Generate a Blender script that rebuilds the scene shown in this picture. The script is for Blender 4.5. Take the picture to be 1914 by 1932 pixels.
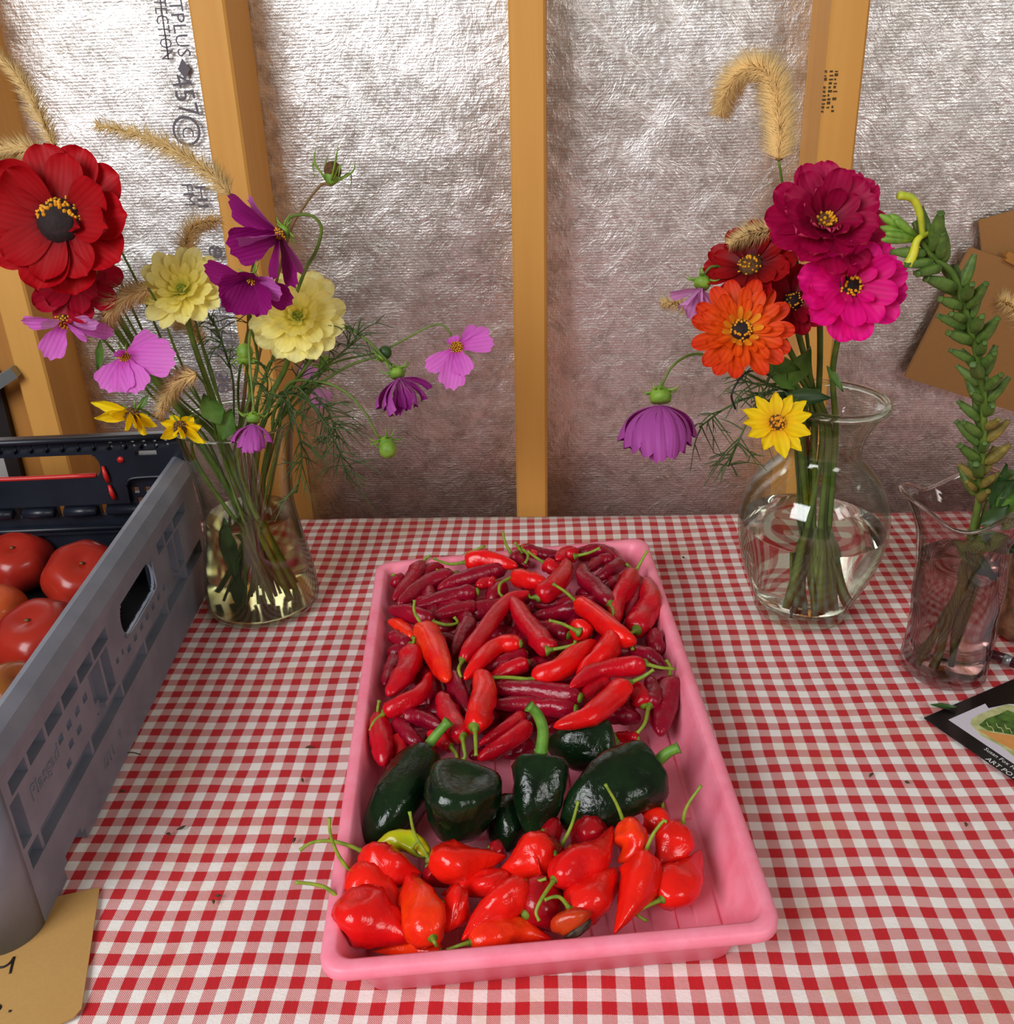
import bpy, bmesh, math, random
from mathutils import Vector, Matrix, noise
random.seed(7)
S = bpy.context.scene
C = S.collection
for o in list(bpy.data.objects): bpy.data.objects.remove(o)

# ------------------------------------------------------------ camera
IMW, IMH, FPX = 1914.0, 1932.0, 1900.0
PITCH, ROLL, CAMZ = math.radians(26.2), 0.042, 0.556
FW = Vector((0, math.cos(PITCH), -math.sin(PITCH)))
_r, _u = Vector((1, 0, 0)), Vector((0, math.sin(PITCH), math.cos(PITCH)))
RT = _r*math.cos(ROLL) + _u*math.sin(ROLL)*-1
UP = _u*math.cos(ROLL) + _r*math.sin(ROLL)
CAM = Vector((0, 0, CAMZ))
cd = bpy.data.cameras.new('camera'); cam = bpy.data.objects.new('camera', cd); C.objects.link(cam)
cd.sensor_fit = 'HORIZONTAL'; cd.sensor_width = 36.0; cd.lens = 36.0*FPX/IMW
cd.clip_start = 0.01; cd.clip_end = 50
cam.matrix_world = Matrix.Translation(CAM) @ Matrix((RT, UP, -FW)).transposed().to_4x4()
S.camera = cam

# ------------------------------------------------------------ world, lights, exposure
W = bpy.data.worlds.new('world'); S.world = W; W.use_nodes = True
bg = W.node_tree.nodes['Background']; bg.inputs[0].default_value = (1.0, 0.86, 0.70, 1); bg.inputs[1].default_value = 0.17
def area(name, loc, aim, sx, sy, power, col):
    d = bpy.data.lights.new(name, 'AREA'); d.shape = 'RECTANGLE'; d.size = sx; d.size_y = sy; d.energy = power; d.color = col
    o = bpy.data.objects.new(name, d); C.objects.link(o); o.location = loc
    o.rotation_euler = (Vector(aim)-Vector(loc)).to_track_quat('-Z', 'Y').to_euler()
    return o
area('doorway_daylight', (-1.20, -0.70, 1.32), (-0.05, 0.7, 0.1), 1.15, 1.1, 39, (0.97, 0.985, 1.0))
area('window_daylight', (1.35, -0.95, 1.25), (0.0, 0.7, 0.1), 0.8, 0.8, 13, (1.0, 0.98, 0.95))
vs = S.view_settings
vs.view_transform = 'Standard'; vs.look = 'None'; vs.gamma = 1.0; vs.use_curve_mapping = False; vs.exposure = 0.03

# ------------------------------------------------------------ pixel helpers (frame 1914 x 1932)
def ray(px, py): return FW + RT*((px-957.0)/FPX) - UP*((py-966.0)/FPX)
def at_d(px, py, d): return CAM + ray(px, py)*d
def at_z(px, py, z):
    r = ray(px, py); return CAM + r*((z-CAMZ)/r.z)
def at_y(px, py, y):
    r = ray(px, py); return CAM + r*(y/r.y)
def dep(p): return (p-CAM).dot(FW)
def proj(p):
    v = p-CAM; d = v.dot(FW); return 957+FPX*v.dot(RT)/d, 966-FPX*v.dot(UP)/d
def facing(a, b, c): return (RT*a + UP*b - FW*c).normalized()

# ------------------------------------------------------------ mesh helpers
class MB:
    def __init__(s): s.v = []; s.f = []
    def quad_box(s, p, q):
        (x0, y0, z0), (x1, y1, z1) = p, q; n = len(s.v)
        s.v += [(x0,y0,z0),(x1,y0,z0),(x1,y1,z0),(x0,y1,z0),(x0,y0,z1),(x1,y0,z1),(x1,y1,z1),(x0,y1,z1)]
        s.f += [tuple(n+i for i in f) for f in ((3,2,1,0),(4,5,6,7),(0,1,5,4),(1,2,6,5),(2,3,7,6),(3,0,4,7))]
        return s
    def tube(s, pts, rad, seg=8, cap=True):
        pts = [Vector(p) for p in pts]; n0 = len(s.v); k = len(pts)
        if not hasattr(rad, '__len__'): rad = [rad]*k
        t = (pts[1]-pts[0]).normalized()
        a = t.orthogonal().normalized()
        for i in range(k):
            t2 = (pts[min(i+1, k-1)]-pts[max(i-1, 0)])
            t2 = t2.normalized() if t2.length > 1e-9 else t
            a = (a - t2*a.dot(t2)); a = a.normalized() if a.length > 1e-6 else t2.orthogonal().normalized()
            b = t2.cross(a); t = t2
            for j in range(seg):
                th = 2*math.pi*j/seg
                s.v.append(tuple(pts[i] + (a*math.cos(th) + b*math.sin(th))*rad[i]))
        for i in range(k-1):
            for j in range(seg):
                j2 = (j+1) % seg
                s.f.append((n0+i*seg+j, n0+i*seg+j2, n0+(i+1)*seg+j2, n0+(i+1)*seg+j))
        if cap:
            s.f.append(tuple(n0+j for j in reversed(range(seg)))); s.f.append(tuple(n0+(k-1)*seg+j for j in range(seg)))
        return s
    def lathe(s, prof, c=(0, 0, 0), seg=48, closed=False, warp=None):
        n0 = len(s.v); k = len(prof)
        for i, (r, z) in enumerate(prof):
            for j in range(seg):
                th = 2*math.pi*j/seg; p = Vector((r*math.cos(th), r*math.sin(th), z))
                if warp: p = warp(p, th, i)
                s.v.append((c[0]+p.x, c[1]+p.y, c[2]+p.z))
        m = k if closed else k-1
        for i in range(m):
            i2 = (i+1) % k
            for j in range(seg):
                j2 = (j+1) % seg
                s.f.append((n0+i*seg+j, n0+i*seg+j2, n0+i2*seg+j2, n0+i2*seg+j))
        if not closed:
            if prof[0][0] > 1e-5: s.f.append(tuple(n0+j for j in reversed(range(seg))))
            if prof[-1][0] > 1e-5: s.f.append(tuple(n0+(k-1)*seg+j for j in range(seg)))
        return s
    def ball(s, c, r, seg=10, rings=7, sq=1.0):
        prof = [(max(1e-6, r*math.sin(math.pi*i/rings)), -r*sq*math.cos(math.pi*i/rings)) for i in range(rings+1)]
        return s.lathe(prof, c, seg)
    def spike(s, p, q, r):                       # slim three-sided needle
        p, q = Vector(p), Vector(q); d = (q-p).normalized(); a = d.orthogonal().normalized()*r; b = d.cross(a)
        n = len(s.v); s.v += [tuple(p+a), tuple(p-a*.5+b*.87), tuple(p-a*.5-b*.87), tuple(q)]
        s.f += [(n, n+1, n+3), (n+1, n+2, n+3), (n+2, n, n+3)]
        return s
    def mesh(s, name, smooth=True, off=None):
        me = bpy.data.meshes.new(name)
        v = s.v if off is None else [(a-off[0], b-off[1], c-off[2]) for a, b, c in s.v]
        me.from_pydata(v, [], s.f); me.update()
        if smooth: me.polygons.foreach_set('use_smooth', [True]*len(me.polygons))
        return me
    def build(s, name, mat, parent=None, smooth=True):
        off = parent_loc(parent)
        o = bpy.data.objects.new(name, s.mesh(name, smooth, off)); C.objects.link(o)
        if mat: o.data.materials.append(mat)
        if parent: o.parent = parent
        return o
def parent_loc(p):
    l = Vector((0, 0, 0))
    while p is not None: l = l + p.location; p = p.parent
    return l
def link(name, me, mat, parent=None, mw=None):
    o = bpy.data.objects.new(name, me); C.objects.link(o)
    if mat and not me.materials: me.materials.append(mat)
    if parent:
        o.parent = parent
        if mw is not None: o.matrix_local = Matrix.Translation(-parent_loc(parent)) @ mw
    elif mw is not None: o.matrix_world = mw
    return o
def tag(o, label, cat, group=None, kind=None):
    o['label'] = label; o['category'] = cat
    if group: o['group'] = group
    if kind: o['kind'] = kind
    return o
def thing(name, loc, label, cat, group=None):
    o = bpy.data.objects.new(name, None); C.objects.link(o); o.location = loc; o.empty_display_size = .01
    return tag(o, label, cat, group)
def struct(o): o['kind'] = 'structure'; return o
def stuff(o): o['kind'] = 'stuff'; return o
def crm(pts, n=8):                               # Catmull-Rom through points
    pts = [Vector(p) for p in pts]
    if len(pts) == 2: return [pts[0].lerp(pts[1], i/n) for i in range(n+1)]
    q = [pts[0]*2-pts[1]] + pts + [pts[-1]*2-pts[-2]]; out = []
    for i in range(1, len(q)-2):
        a, b, c, d = q[i-1], q[i], q[i+1], q[i+2]
        for k in range(n):
            t = k/n
            out.append(.5*((2*b) + (c-a)*t + (2*a-5*b+4*c-d)*t*t + (3*b-a-3*c+d)*t**3))
    out.append(pts[-1]); return out
def lerp(a, b, t): return a+(b-a)*t
def interp(tab, t):
    for (a, x), (b, y) in zip(tab, tab[1:]):
        if t <= b:
            u = (t-a)/(b-a) if b > a else 0; u = u*u*(3-2*u); return x+(y-x)*u
    return tab[-1][1]

# ------------------------------------------------------------ material helpers
def srgb(r, g, b):
    f = lambda c: c/12.92 if c <= .04045 else ((c+.055)/1.055)**2.4
    return (f(r/255), f(g/255), f(b/255), 1)
class NT:
    def __init__(s, name):
        s.m = bpy.data.materials.new(name); s.m.use_nodes = True; s.t = s.m.node_tree
        s.b = s.t.nodes['Principled BSDF']; s.out = s.t.nodes['Material Output']
    def n(s, typ, **kw):
        nd = s.t.nodes.new(typ)
        for k, v in kw.items():
            if k[0] == '_': setattr(nd, k[1:], v)
            else:
                i = nd.inputs[int(k[1:])] if k[0] == 'i' and k[1:].isdigit() else nd.inputs[k]
                s.put(v, i)
        return nd
    def put(s, v, sock):
        if isinstance(v, bpy.types.NodeSocket): s.t.links.new(v, sock)
        elif isinstance(v, bpy.types.Node): s.t.links.new(v.outputs[0], sock)
        else: sock.default_value = v
    def set(s, **kw):
        for k, v in kw.items(): s.put(v, s.b.inputs[k.replace('_', ' ')])
        return s
    def co(s, which='Object'): return s.n('ShaderNodeTexCoord').outputs[which]
    def math(s, op, a, b=0.0, c=None):
        nd = s.n('ShaderNodeMath', _operation=op, i0=a, i1=b)
        if c is not None: s.put(c, nd.inputs[2])
        return nd.outputs[0]
    def noise(s, vec, scale, detail=3, rough=.55, dist=0.0):
        return s.n('ShaderNodeTexNoise', Vector=vec, Scale=scale, Detail=detail, Roughness=rough, Distortion=dist)
    def ramp(s, fac, stops):
        nd = s.n('ShaderNodeValToRGB', Fac=fac); e = nd.color_ramp.elements
        while len(e) < len(stops): e.new(.5)
        for x, (p, c) in zip(e, stops): x.position = p; x.color = c if len(c) == 4 else (*c, 1)
        return nd.outputs[0]
    def mix(s, fac, a, b, mode='MIX'):
        nd = s.n('ShaderNodeMix', _data_type='RGBA', _blend_type=mode)
        s.put(fac, nd.inputs[0]); s.put(a, nd.inputs[6]); s.put(b, nd.inputs[7]); return nd.outputs[2]
    def scalev(s, vec, x, y, z, rot=(0, 0, 0), loc=(0, 0, 0)):
        return s.n('ShaderNodeMapping', Vector=vec, Scale=(x, y, z), Rotation=rot, Location=loc).outputs[0]
    def bump(s, h, strength=.3, dist=.001):
        s.put(s.n('ShaderNodeBump', Height=h, Strength=strength, Distance=dist), s.b.inputs['Normal']); return s
def plain(name, col, rough=.5, **kw):
    m = NT(name); m.set(Base_Color=col, Roughness=rough, **kw)
    return m.m
def mottled(name, c1, c2, scale=60, rough=.5, bump=0.0, **kw):
    m = NT(name); nz = m.noise(m.co(), scale, 4)
    m.set(Base_Color=m.ramp(nz.outputs[0], [(.35, c1), (.65, c2)]), Roughness=rough, **kw)
    if bump: m.bump(nz.outputs[0], bump, .001)
    return m.m
# ------------------------------------------------------------ materials
def mat_foil():
    m = NT('foil_facing'); co = m.co()
    z = m.scalev(co, 1, 1, 1)
    rid = m.n('ShaderNodeTexWave', Vector=m.scalev(co, .03, .03, 1), Scale=95.0, Distortion=1.2, Detail=2.0, **{'Detail Scale': 3.0}, _bands_direction='Z').outputs['Fac']
    cr = m.noise(co, 26, 6, .70, 1.2).outputs[0]
    cr2 = m.noise(m.scalev(co, 1.2, 1, .7), 120, 4, .65, .8).outputs[0]
    ridge = m.math('ABSOLUTE', m.math('SUBTRACT', cr, .5))
    sp = m.noise(co, 40, 8, .8, .4).outputs[0]
    big = m.noise(co, 3.2, 2).outputs[0]
    dirt = m.ramp(m.math('ADD', m.math('MULTIPLY', sp, .7), m.math('MULTIPLY', big, .34)), [(.44, srgb(252, 252, 252)), (.62, srgb(190, 184, 178))])
    h = m.math('ADD', m.math('MULTIPLY', rid, .10), m.math('ADD', m.math('MULTIPLY', ridge, 3.0), m.math('MULTIPLY', cr2, 1.2)))
    m.set(Base_Color=dirt, Metallic=1.0, Roughness=m.math('ADD', m.math('MULTIPLY', sp, .20), .26))
    m.bump(h, .36, .0022)
    return m.m
def mat_wood(name, c1, c2, c3, along='Z'):
    m = NT(name); co = m.co()
    st = (1, 1, .05) if along == 'Z' else (.05, 1, 1)
    g = m.noise(m.scalev(co, *st), 85, 4, .6, .3).outputs[0]
    g2 = m.noise(m.scalev(co, *[x*1.0 for x in st]), 16, 3).outputs[0]
    kn = m.n('ShaderNodeTexVoronoi', Vector=m.scalev(co, 4.5, 4.5, 2.2), Scale=1.0, Randomness=1.0).outputs['Distance']
    knf = m.ramp(kn, [(.03, (1, 1, 1)), (.10, (0, 0, 0))])
    col = m.mix(m.math('MULTIPLY', g, .8), c1, c2)
    col = m.mix(m.math('MULTIPLY', m.ramp(g2, [(.45, (0, 0, 0)), (.7, (1, 1, 1))]), .45), col, c3)
    col = m.mix(m.math('MULTIPLY', knf, .8), col, srgb(92, 56, 20))
    m.set(Base_Color=col, Roughness=.62); m.bump(g, .15, .001)
    return m.m
def mat_gingham():
    m = NT('gingham_cotton'); co = m.co()
    per = .018370
    yaw = -.0496
    ds = m.noise(co, 7.0, 2).outputs[1]
    d2 = m.n('ShaderNodeVectorMath', _operation='SCALE', i0=m.n('ShaderNodeVectorMath', _operation='SUBTRACT', i0=ds, i1=(.5, .5, .5)).outputs[0])
    d2.inputs['Scale'].default_value = .0075
    cw = m.n('ShaderNodeVectorMath', _operation='ADD', i0=co, i1=d2.outputs[0]).outputs[0]
    sh = m.n('ShaderNodeVectorMath', _operation='SUBTRACT', i0=cw, i1=(-.2787, .4436, 0)).outputs[0]
    ro = m.n('ShaderNodeVectorRotate', _rotation_type='Z_AXIS', Vector=sh, Angle=-yaw).outputs[0]
    sx = m.n('ShaderNodeSeparateXYZ', Vector=ro)
    yy = m.n('ShaderNodeAttribute', _attribute_name='run').outputs['Fac']
    tooth = m.noise(m.scalev(co, 1, 1, 1), 1400, 0).outputs[0]
    def stripe(v):
        t = m.math('MULTIPLY_ADD', m.math('SUBTRACT', tooth, .5), .00035, v)
        f = m.math('FRACT', m.math('ADD', m.math('DIVIDE', t, per), .25))
        return m.ramp(m.math('ABSOLUTE', m.math('SUBTRACT', f, .25)), [(.245, (1, 1, 1)), (.262, (0, 0, 0))]), f
    a, _ = stripe(sx.outputs[0])
    # second half period wraps: distance must be cyclic
    def cyc(v):
        t = m.math('MULTIPLY_ADD', m.math('SUBTRACT', tooth, .5), .0005, v)
        f = m.math('FRACT', m.math('ADD', m.math('DIVIDE', t, per), .5))
        return m.ramp(m.math('ABSOLUTE', m.math('SUBTRACT', f, .5)), [(.242, (1, 1, 1)), (.262, (0, 0, 0))])
    a = cyc(sx.outputs[0]); b = cyc(m.math('ADD', sx.outputs[1], yy))
    diag = m.math('ADD', sx.outputs[0], sx.outputs[1])
    tw = m.math('FRACT', m.math('DIVIDE', diag, .00135))
    twl = m.ramp(m.math('ABSOLUTE', m.math('SUBTRACT', tw, .5)), [(.17, (1, 1, 1)), (.33, (0, 0, 0))])
    both = m.math('MULTIPLY', a, b)
    one = m.math('SUBTRACT', m.math('MAXIMUM', a, b), both)
    fac = m.math('ADD', both, m.math('MULTIPLY', one, m.math('MULTIPLY_ADD', twl, .48, .38)))
    sl = m.noise(m.scalev(co, 1, .06, 1), 900, 1).outputs[0]
    red = m.mix(sl, srgb(176, 4, 18), srgb(206, 12, 30))
    stain = m.noise(co, 11, 5, .6).outputs[0]
    white = m.mix(m.ramp(stain, [(.52, (0, 0, 0)), (.75, (1, 1, 1))]), srgb(240, 236, 232), srgb(224, 206, 174))
    col = m.mix(fac, white, red)
    wv = m.noise(co, 900, 2).outputs[0]
    cr = m.noise(co, 260, 3, .6, .5).outputs[0]
    m.set(Base_Color=col, Roughness=.9)
    m.b.inputs['Sheen Weight'].default_value = .15
    m.bump(m.math('ADD', m.math('MULTIPLY', wv, .5), cr), .35, .0012)
    return m.m
def mat_kraft(name, c1, c2):
    m = NT(name); co = m.co(); f = m.noise(m.scalev(co, 1, 1, 1), 420, 4, .7).outputs[0]; g = m.noise(co, 9, 2).outputs[0]
    m.set(Base_Color=m.mix(m.math('ADD', m.math('MULTIPLY', f, .55), m.math('MULTIPLY', g, .4)), c1, c2), Roughness=.8); m.bump(f, .12, .0006)
    return m.m
def mat_tray():
    m = NT('pink_plastic'); co = m.co(); n = m.noise(co, 38, 5, .65).outputs[0]
    m.set(Base_Color=m.mix(m.ramp(n, [(.40, (0, 0, 0)), (.75, (1, 1, 1))]), srgb(255, 150, 174), srgb(248, 122, 148)), Roughness=.45)
    m.b.inputs['Subsurface Weight'].default_value = .12; m.b.inputs['Subsurface Radius'].default_value = (.01, .004, .004)
    m.bump(m.noise(co, 500, 2).outputs[0], .05, .0005)
    return m.m
def mat_glass(name, tint, edge, refl=.55):         # thin-walled vase glass: clear face-on, reflective and tinted at the edge
    m = NT(name); t = m.t
    fac = m.n('ShaderNodeLayerWeight', Blend=.5).outputs['Facing']
    tr = m.n('ShaderNodeBsdfTransparent', Color=m.mix(m.ramp(fac, [(.45, (0, 0, 0)), (.95, (1, 1, 1))]), tint, edge))
    gl = m.n('ShaderNodeBsdfGlossy', Color=(1, 1, 1, 1), Roughness=.03)
    fr = m.math('MULTIPLY_ADD', m.math('POWER', fac, 4.0), refl, .045)
    mx = m.n('ShaderNodeMixShader', i0=fr, i1=tr.outputs[0], i2=gl.outputs[0])
    t.links.new(mx.outputs[0], m.out.inputs['Surface'])
    return m.m
def mat_water(name, col, rough=0.0):
    m = NT(name); m.set(Base_Color=col, Roughness=rough, IOR=1.30); m.b.inputs['Transmission Weight'].default_value = 1.0
    return m.m
def mat_pepper(name, c1, c2, c3=None, scale=45, rough=.22, bump=.25):
    m = NT(name); co = m.co(); n = m.noise(co, scale, 3).outputs[0]; w = m.noise(co, scale*3.2, 4, .6, .6).outputs[0]
    rnd = m.n('ShaderNodeObjectInfo').outputs['Random']
    col = m.mix(m.ramp(n, [(.35, (0, 0, 0)), (.65, (1, 1, 1))]), c1, c2)
    if c3: col = m.mix(m.math('MULTIPLY', rnd, .55), col, c3)
    m.set(Base_Color=col, Roughness=m.math('MULTIPLY_ADD', w, .12, rough-.07)); m.b.inputs['Specular IOR Level'].default_value = .42
    m.bump(m.math('ADD', m.math('MULTIPLY', w, .8), n), bump, .0030)
    return m.m
def mat_petal(name, base, mid, tip, back=None, length=.04, veins=.25, freq=420, trans=.25):
    m = NT(name); co = m.co(); s = m.n('ShaderNodeSeparateXYZ', Vector=co)
    t = m.math('DIVIDE', s.outputs[0], length)
    col = m.ramp(t, [(0.02, base), (.30, mid), (.95, tip)])
    st = m.n('ShaderNodeTexWave', Vector=m.scalev(co, .15, 1, 0), Scale=freq/6.0, Distortion=2.0, Detail=2.0, **{'Detail Scale': 2.0}, _bands_direction='Y').outputs['Fac']
    nz = m.noise(co, 90, 3).outputs[0]
    dk = m.mix(1.0, col, (.58, .5, .56, 1), 'MULTIPLY')
    col = m.mix(m.math('MULTIPLY', m.math('MULTIPLY', st, nz), veins*2), col, dk)
    if back:
        gi = m.n('ShaderNodeNewGeometry').outputs['Backfacing']; col = m.mix(gi, col, back)
    m.set(Base_Color=col, Roughness=.55); m.b.inputs['Specular IOR Level'].default_value = .25
    m.b.inputs['Subsurface Weight'].default_value = 0
    m.bump(st, .25, .0006)
    tl = m.n('ShaderNodeBsdfTranslucent', Color=col)
    mx = m.n('ShaderNodeMixShader', i0=trans, i1=m.b.outputs[0], i2=tl.outputs[0])
    m.t.links.new(mx.outputs[0], m.out.inputs['Surface'])
    return m.m
M = {}
M['foil'] = mat_foil()
M['stud'] = mat_wood('pine_stud', srgb(222, 166, 84), srgb(204, 144, 60), srgb(190, 124, 44))
M['stud2'] = mat_wood('pine_shaded_brown', srgb(190, 132, 58), srgb(160, 104, 40), srgb(130, 80, 26))  # darker pine: shade painted into the doubled stud; plain brown wood on the peg
M['cloth'] = mat_gingham()
M['board'] = mat_kraft('kraft_board', srgb(196, 154, 92), srgb(168, 126, 66))
M['kraft'] = mat_kraft('kraft_paper', srgb(172, 124, 70), srgb(138, 96, 50))
M['tray'] = mat_tray()
M['ink'] = plain('print_ink', srgb(98, 94, 104), .6)
M['stamp'] = plain('stamp_ink', srgb(74, 56, 24), .7)
M['pen_ink'] = plain('marker_ink', srgb(18, 14, 12), .6)
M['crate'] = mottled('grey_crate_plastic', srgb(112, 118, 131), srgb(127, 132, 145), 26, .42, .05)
M['crate_dark'] = mottled('shaded_navy_crate_plastic', srgb(17, 21, 32), srgb(26, 31, 44), 20, .38, .04)  # navy inner plastic, its colour deepened for the shade inside the crate
M['redclip'] = plain('red_plastic', srgb(196, 36, 30), .4)
M['table'] = mottled('table_laminate', srgb(190, 184, 172), srgb(172, 164, 150), 30, .6)
M['steel'] = plain('galvanised_steel', srgb(150, 156, 158), .4, Metallic=.7)
M['black'] = plain('black_paint', srgb(14, 14, 16), .5)
M['greyboard'] = mottled('pale_grey_board', srgb(176, 178, 176), srgb(160, 162, 160), 12, .7)
M['floor'] = mottled('grey_concrete', srgb(128, 124, 118), srgb(104, 100, 96), 8, .85)
M['g1'] = mat_glass('clear_glass_grey', (.93, .94, .90, 1), (.52, .55, .47, 1))
M['g2'] = mat_glass('clear_glass_green', (.965, .975, .95, 1), (.58, .66, .54, 1))
M['g3'] = mat_glass('lilac_glass', (.86, .77, .77, 1), (.52, .42, .42, 1))
M['w1'] = mat_water('amber_flower_water', (.84, .78, .46, 1), .10)
M['w2'] = mat_water('clear_flower_water', (.97, .97, .93, 1), .02)
M['w3'] = mat_water('dull_flower_water', (.74, .63, .58, 1), .10)
M['rimglass'] = mat_water('glass_lip', (.90, .95, .90, 1))
M['chili_b'] = mat_pepper('chili_bright_red', srgb(246, 30, 18), srgb(222, 12, 20), srgb(228, 10, 22))
M['chili_o'] = mat_pepper('chili_orange_red', srgb(252, 62, 16), srgb(236, 22, 18))
M['chili_r'] = mat_pepper('chili_red', srgb(206, 12, 32), srgb(180, 6, 34), srgb(212, 14, 26), 50, .2, .36)
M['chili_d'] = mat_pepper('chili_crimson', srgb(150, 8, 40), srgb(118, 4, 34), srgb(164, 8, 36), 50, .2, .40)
M['hab'] = mat_pepper('lantern_pepper_red', srgb(238, 24, 20), srgb(206, 8, 22), srgb(246, 40, 14), 30, .17, .34)
M['hab_o'] = mat_pepper('lantern_pepper_orange', srgb(250, 62, 14), srgb(228, 20, 20), None, 34, .17, .34)
M['hab_d'] = mat_pepper('lantern_pepper_dark', srgb(176, 12, 24), srgb(140, 8, 24), None, 40, .2, .2)
M['hab_rot'] = mat_pepper('lantern_pepper_bruised', srgb(190, 66, 18), srgb(206, 34, 18), None, 60, .25, .25)
M['rot'] = mottled('dried_black_spot', srgb(30, 18, 14), srgb(92, 74, 62), 180, .6, .5)
M['lime'] = mat_pepper('unripe_lime_pepper', srgb(170, 188, 20), srgb(216, 168, 16), None, 30, .2, .1)
M['pob'] = mat_pepper('poblano_green', srgb(20, 44, 20), srgb(10, 26, 12), None, 40, .14, .35)
M['stem'] = mottled('pepper_stem', srgb(150, 168, 48), srgb(112, 140, 36), 130, .5, .2)
M['stem2'] = mottled('poblano_stem', srgb(108, 156, 52), srgb(80, 130, 34), 90, .5, .2)
M['calyx'] = mottled('pepper_calyx', srgb(120, 142, 30), srgb(88, 116, 24), 160, .55, .3)
M['tom'] = mat_pepper('heirloom_tomato_red', srgb(176, 46, 30), srgb(148, 32, 26), None, 14, .24, .05)
M['tom_o'] = mat_pepper('heirloom_tomato_orange', srgb(190, 92, 34), srgb(170, 58, 34), None, 14, .24, .05)
M['tom_b'] = mat_pepper('heirloom_tomato_brown', srgb(146, 92, 34), srgb(160, 58, 46), None, 12, .26, .05)
M['green'] = mottled('flower_stem_green', srgb(104, 128, 46), srgb(76, 104, 34), 60, .55)
M['green_d'] = mottled('leaf_dark_green', srgb(50, 84, 34), srgb(34, 62, 26), 50, .5)
M['leaf'] = mottled('leaf_green', srgb(92, 132, 44), srgb(66, 104, 36), 50, .5)
M['thread'] = mottled('thread_leaf_green', srgb(72, 100, 40), srgb(48, 74, 34), 40, .55)
M['bstem'] = mottled('brown_stem', srgb(128, 96, 54), srgb(104, 84, 44), 60, .6)
M['sepal'] = mottled('sepal_green', srgb(128, 164, 52), srgb(92, 132, 40), 120, .55)
M['fox'] = plain('foxtail_bristle', srgb(214, 182, 122), .7)
M['fox_g'] = plain('foxtail_bristle_gold', srgb(240, 204, 138), .7)
M['foxcore'] = mottled('foxtail_seeds', srgb(150, 112, 52), srgb(96, 70, 30), 300, .8, .5)
M['pollen'] = mottled('yellow_florets', srgb(236, 176, 30), srgb(206, 130, 18), 300, .7)
M['darkdisc'] = mottled('dark_disc', srgb(36, 8, 12), srgb(14, 4, 6), 300, .8, .5)
M['browndisc'] = mottled('brown_disc', srgb(104, 66, 22), srgb(62, 40, 16), 400, .8, .5)
M['greendisc'] = mottled('green_disc', srgb(176, 178, 60), srgb(120, 140, 40), 300, .8, .5)
M['bark'] = mottled('mottled_bark', srgb(186, 150, 116), srgb(110, 82, 58), 70, .85, .6)
M['maroon'] = plain('maroon_pen', srgb(66, 12, 28), .25)
M['crumb'] = plain('dried_leaf_crumb', srgb(74, 58, 30), .8)

# ------------------------------------------------------------ room
YB, SL = 1.126, -.0667                              # table's back edge at x = 0 and its slope
WD = Vector((1, SL, 0)).normalized(); WN = Vector((SL, -1, 0)).normalized()   # along the wall, and out of it towards the table
def wall_pt(px, py, off):                           # pixel -> vertical plane "off" behind the table's back edge
    r = ray(px, py); p0 = Vector((0, YB, 0)) - WN*off
    return CAM + r*((p0-CAM).dot(WN)/r.dot(WN))
FOIL = .100
def wall_box(o, s0, s1, z0, z1, d0, d1):            # box in wall coordinates: s along, d out of foil
    return None
mb = MB(); c = Vector((0, YB, 0)) - WN*FOIL
NXW, NZW = 60, 40
for i in range(NXW+1):
    for j in range(NZW+1):
        p = c + WD*lerp(-2.2, 2.2, i/NXW) + Vector((0, 0, lerp(-.78, 1.9, j/NZW)))
        p += WN*.004*(noise.noise(p*2.3)+.5*noise.noise(p*6.1))
        mb.v.append(tuple(p))
for i in range(NXW):
    for j in range(NZW):
        a = i*(NZW+1)+j; mb.f.append((a, a+NZW+1, a+NZW+2, a+1))
n0 = len(mb.v)                                      # back skin so that the board has a body
for (s, z) in ((-2.2, -.78), (2.2, -.78), (2.2, 1.9), (-2.2, 1.9)): mb.v.append(tuple(c - WN*.03 + WD*s + Vector((0, 0, z))))
mb.f.append((n0, n0+3, n0+2, n0+1))
wall = struct(mb.build('wall_back', M['foil'])); wall['label'] = 'foil-faced insulation board wall behind the table'
fl = MB().quad_box((-2.4, -2.2, -.80), (2.4, 1.6, -.78)); struct(fl.build('floor', M['floor'], smooth=False))

def stud(name, top, bot, mat, w=.038, d0=.012, depth=.088, label=None):
    a, b = wall_pt(*top, d0), wall_pt(*bot, d0); up = (a-b).normalized()
    lo = b - up*((b.z+.78)/up.z); hi = b + up*((1.85-b.z)/up.z)
    mb = MB(); bev = .0025
    sec = [(-w/2+bev, 0), (w/2-bev, 0), (w/2, -bev), (w/2, -depth), (-w/2, -depth), (-w/2, -bev)]
    side = WD - up*WD.dot(up); side.normalize(); out = up.cross(side); out = out if out.dot(WN) > 0 else -out
    for p in (lo, hi):
        for s, d in sec: mb.v.append(tuple(p + side*s + out*d))
    k = len(sec)
    for i in range(k):
        j = (i+1) % k; mb.f.append((i, j, k+j, k+i))
    mb.f.append(tuple(range(k-1, -1, -1))); mb.f.append(tuple(range(k, 2*k)))
    o = struct(mb.build(name, mat, smooth=False))
    if label: o['label'] = label
    return o, lo, up, side, out
stud('trim_1', (388, 0), (520, 920), M['stud'], label='pine wall stud behind the left bouquet')
stud('trim_2', (994, 0), (1004, 965), M['stud'], label='pine wall stud in the middle of the wall')
st3 = stud('trim_3', (1608, 0), (1511, 960), M['stud'], label='pine wall stud behind the right bouquet')
stud('trim_4', (-126, 0), (91, 829), M['stud'], label='pine wall stud above the crate')
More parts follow.
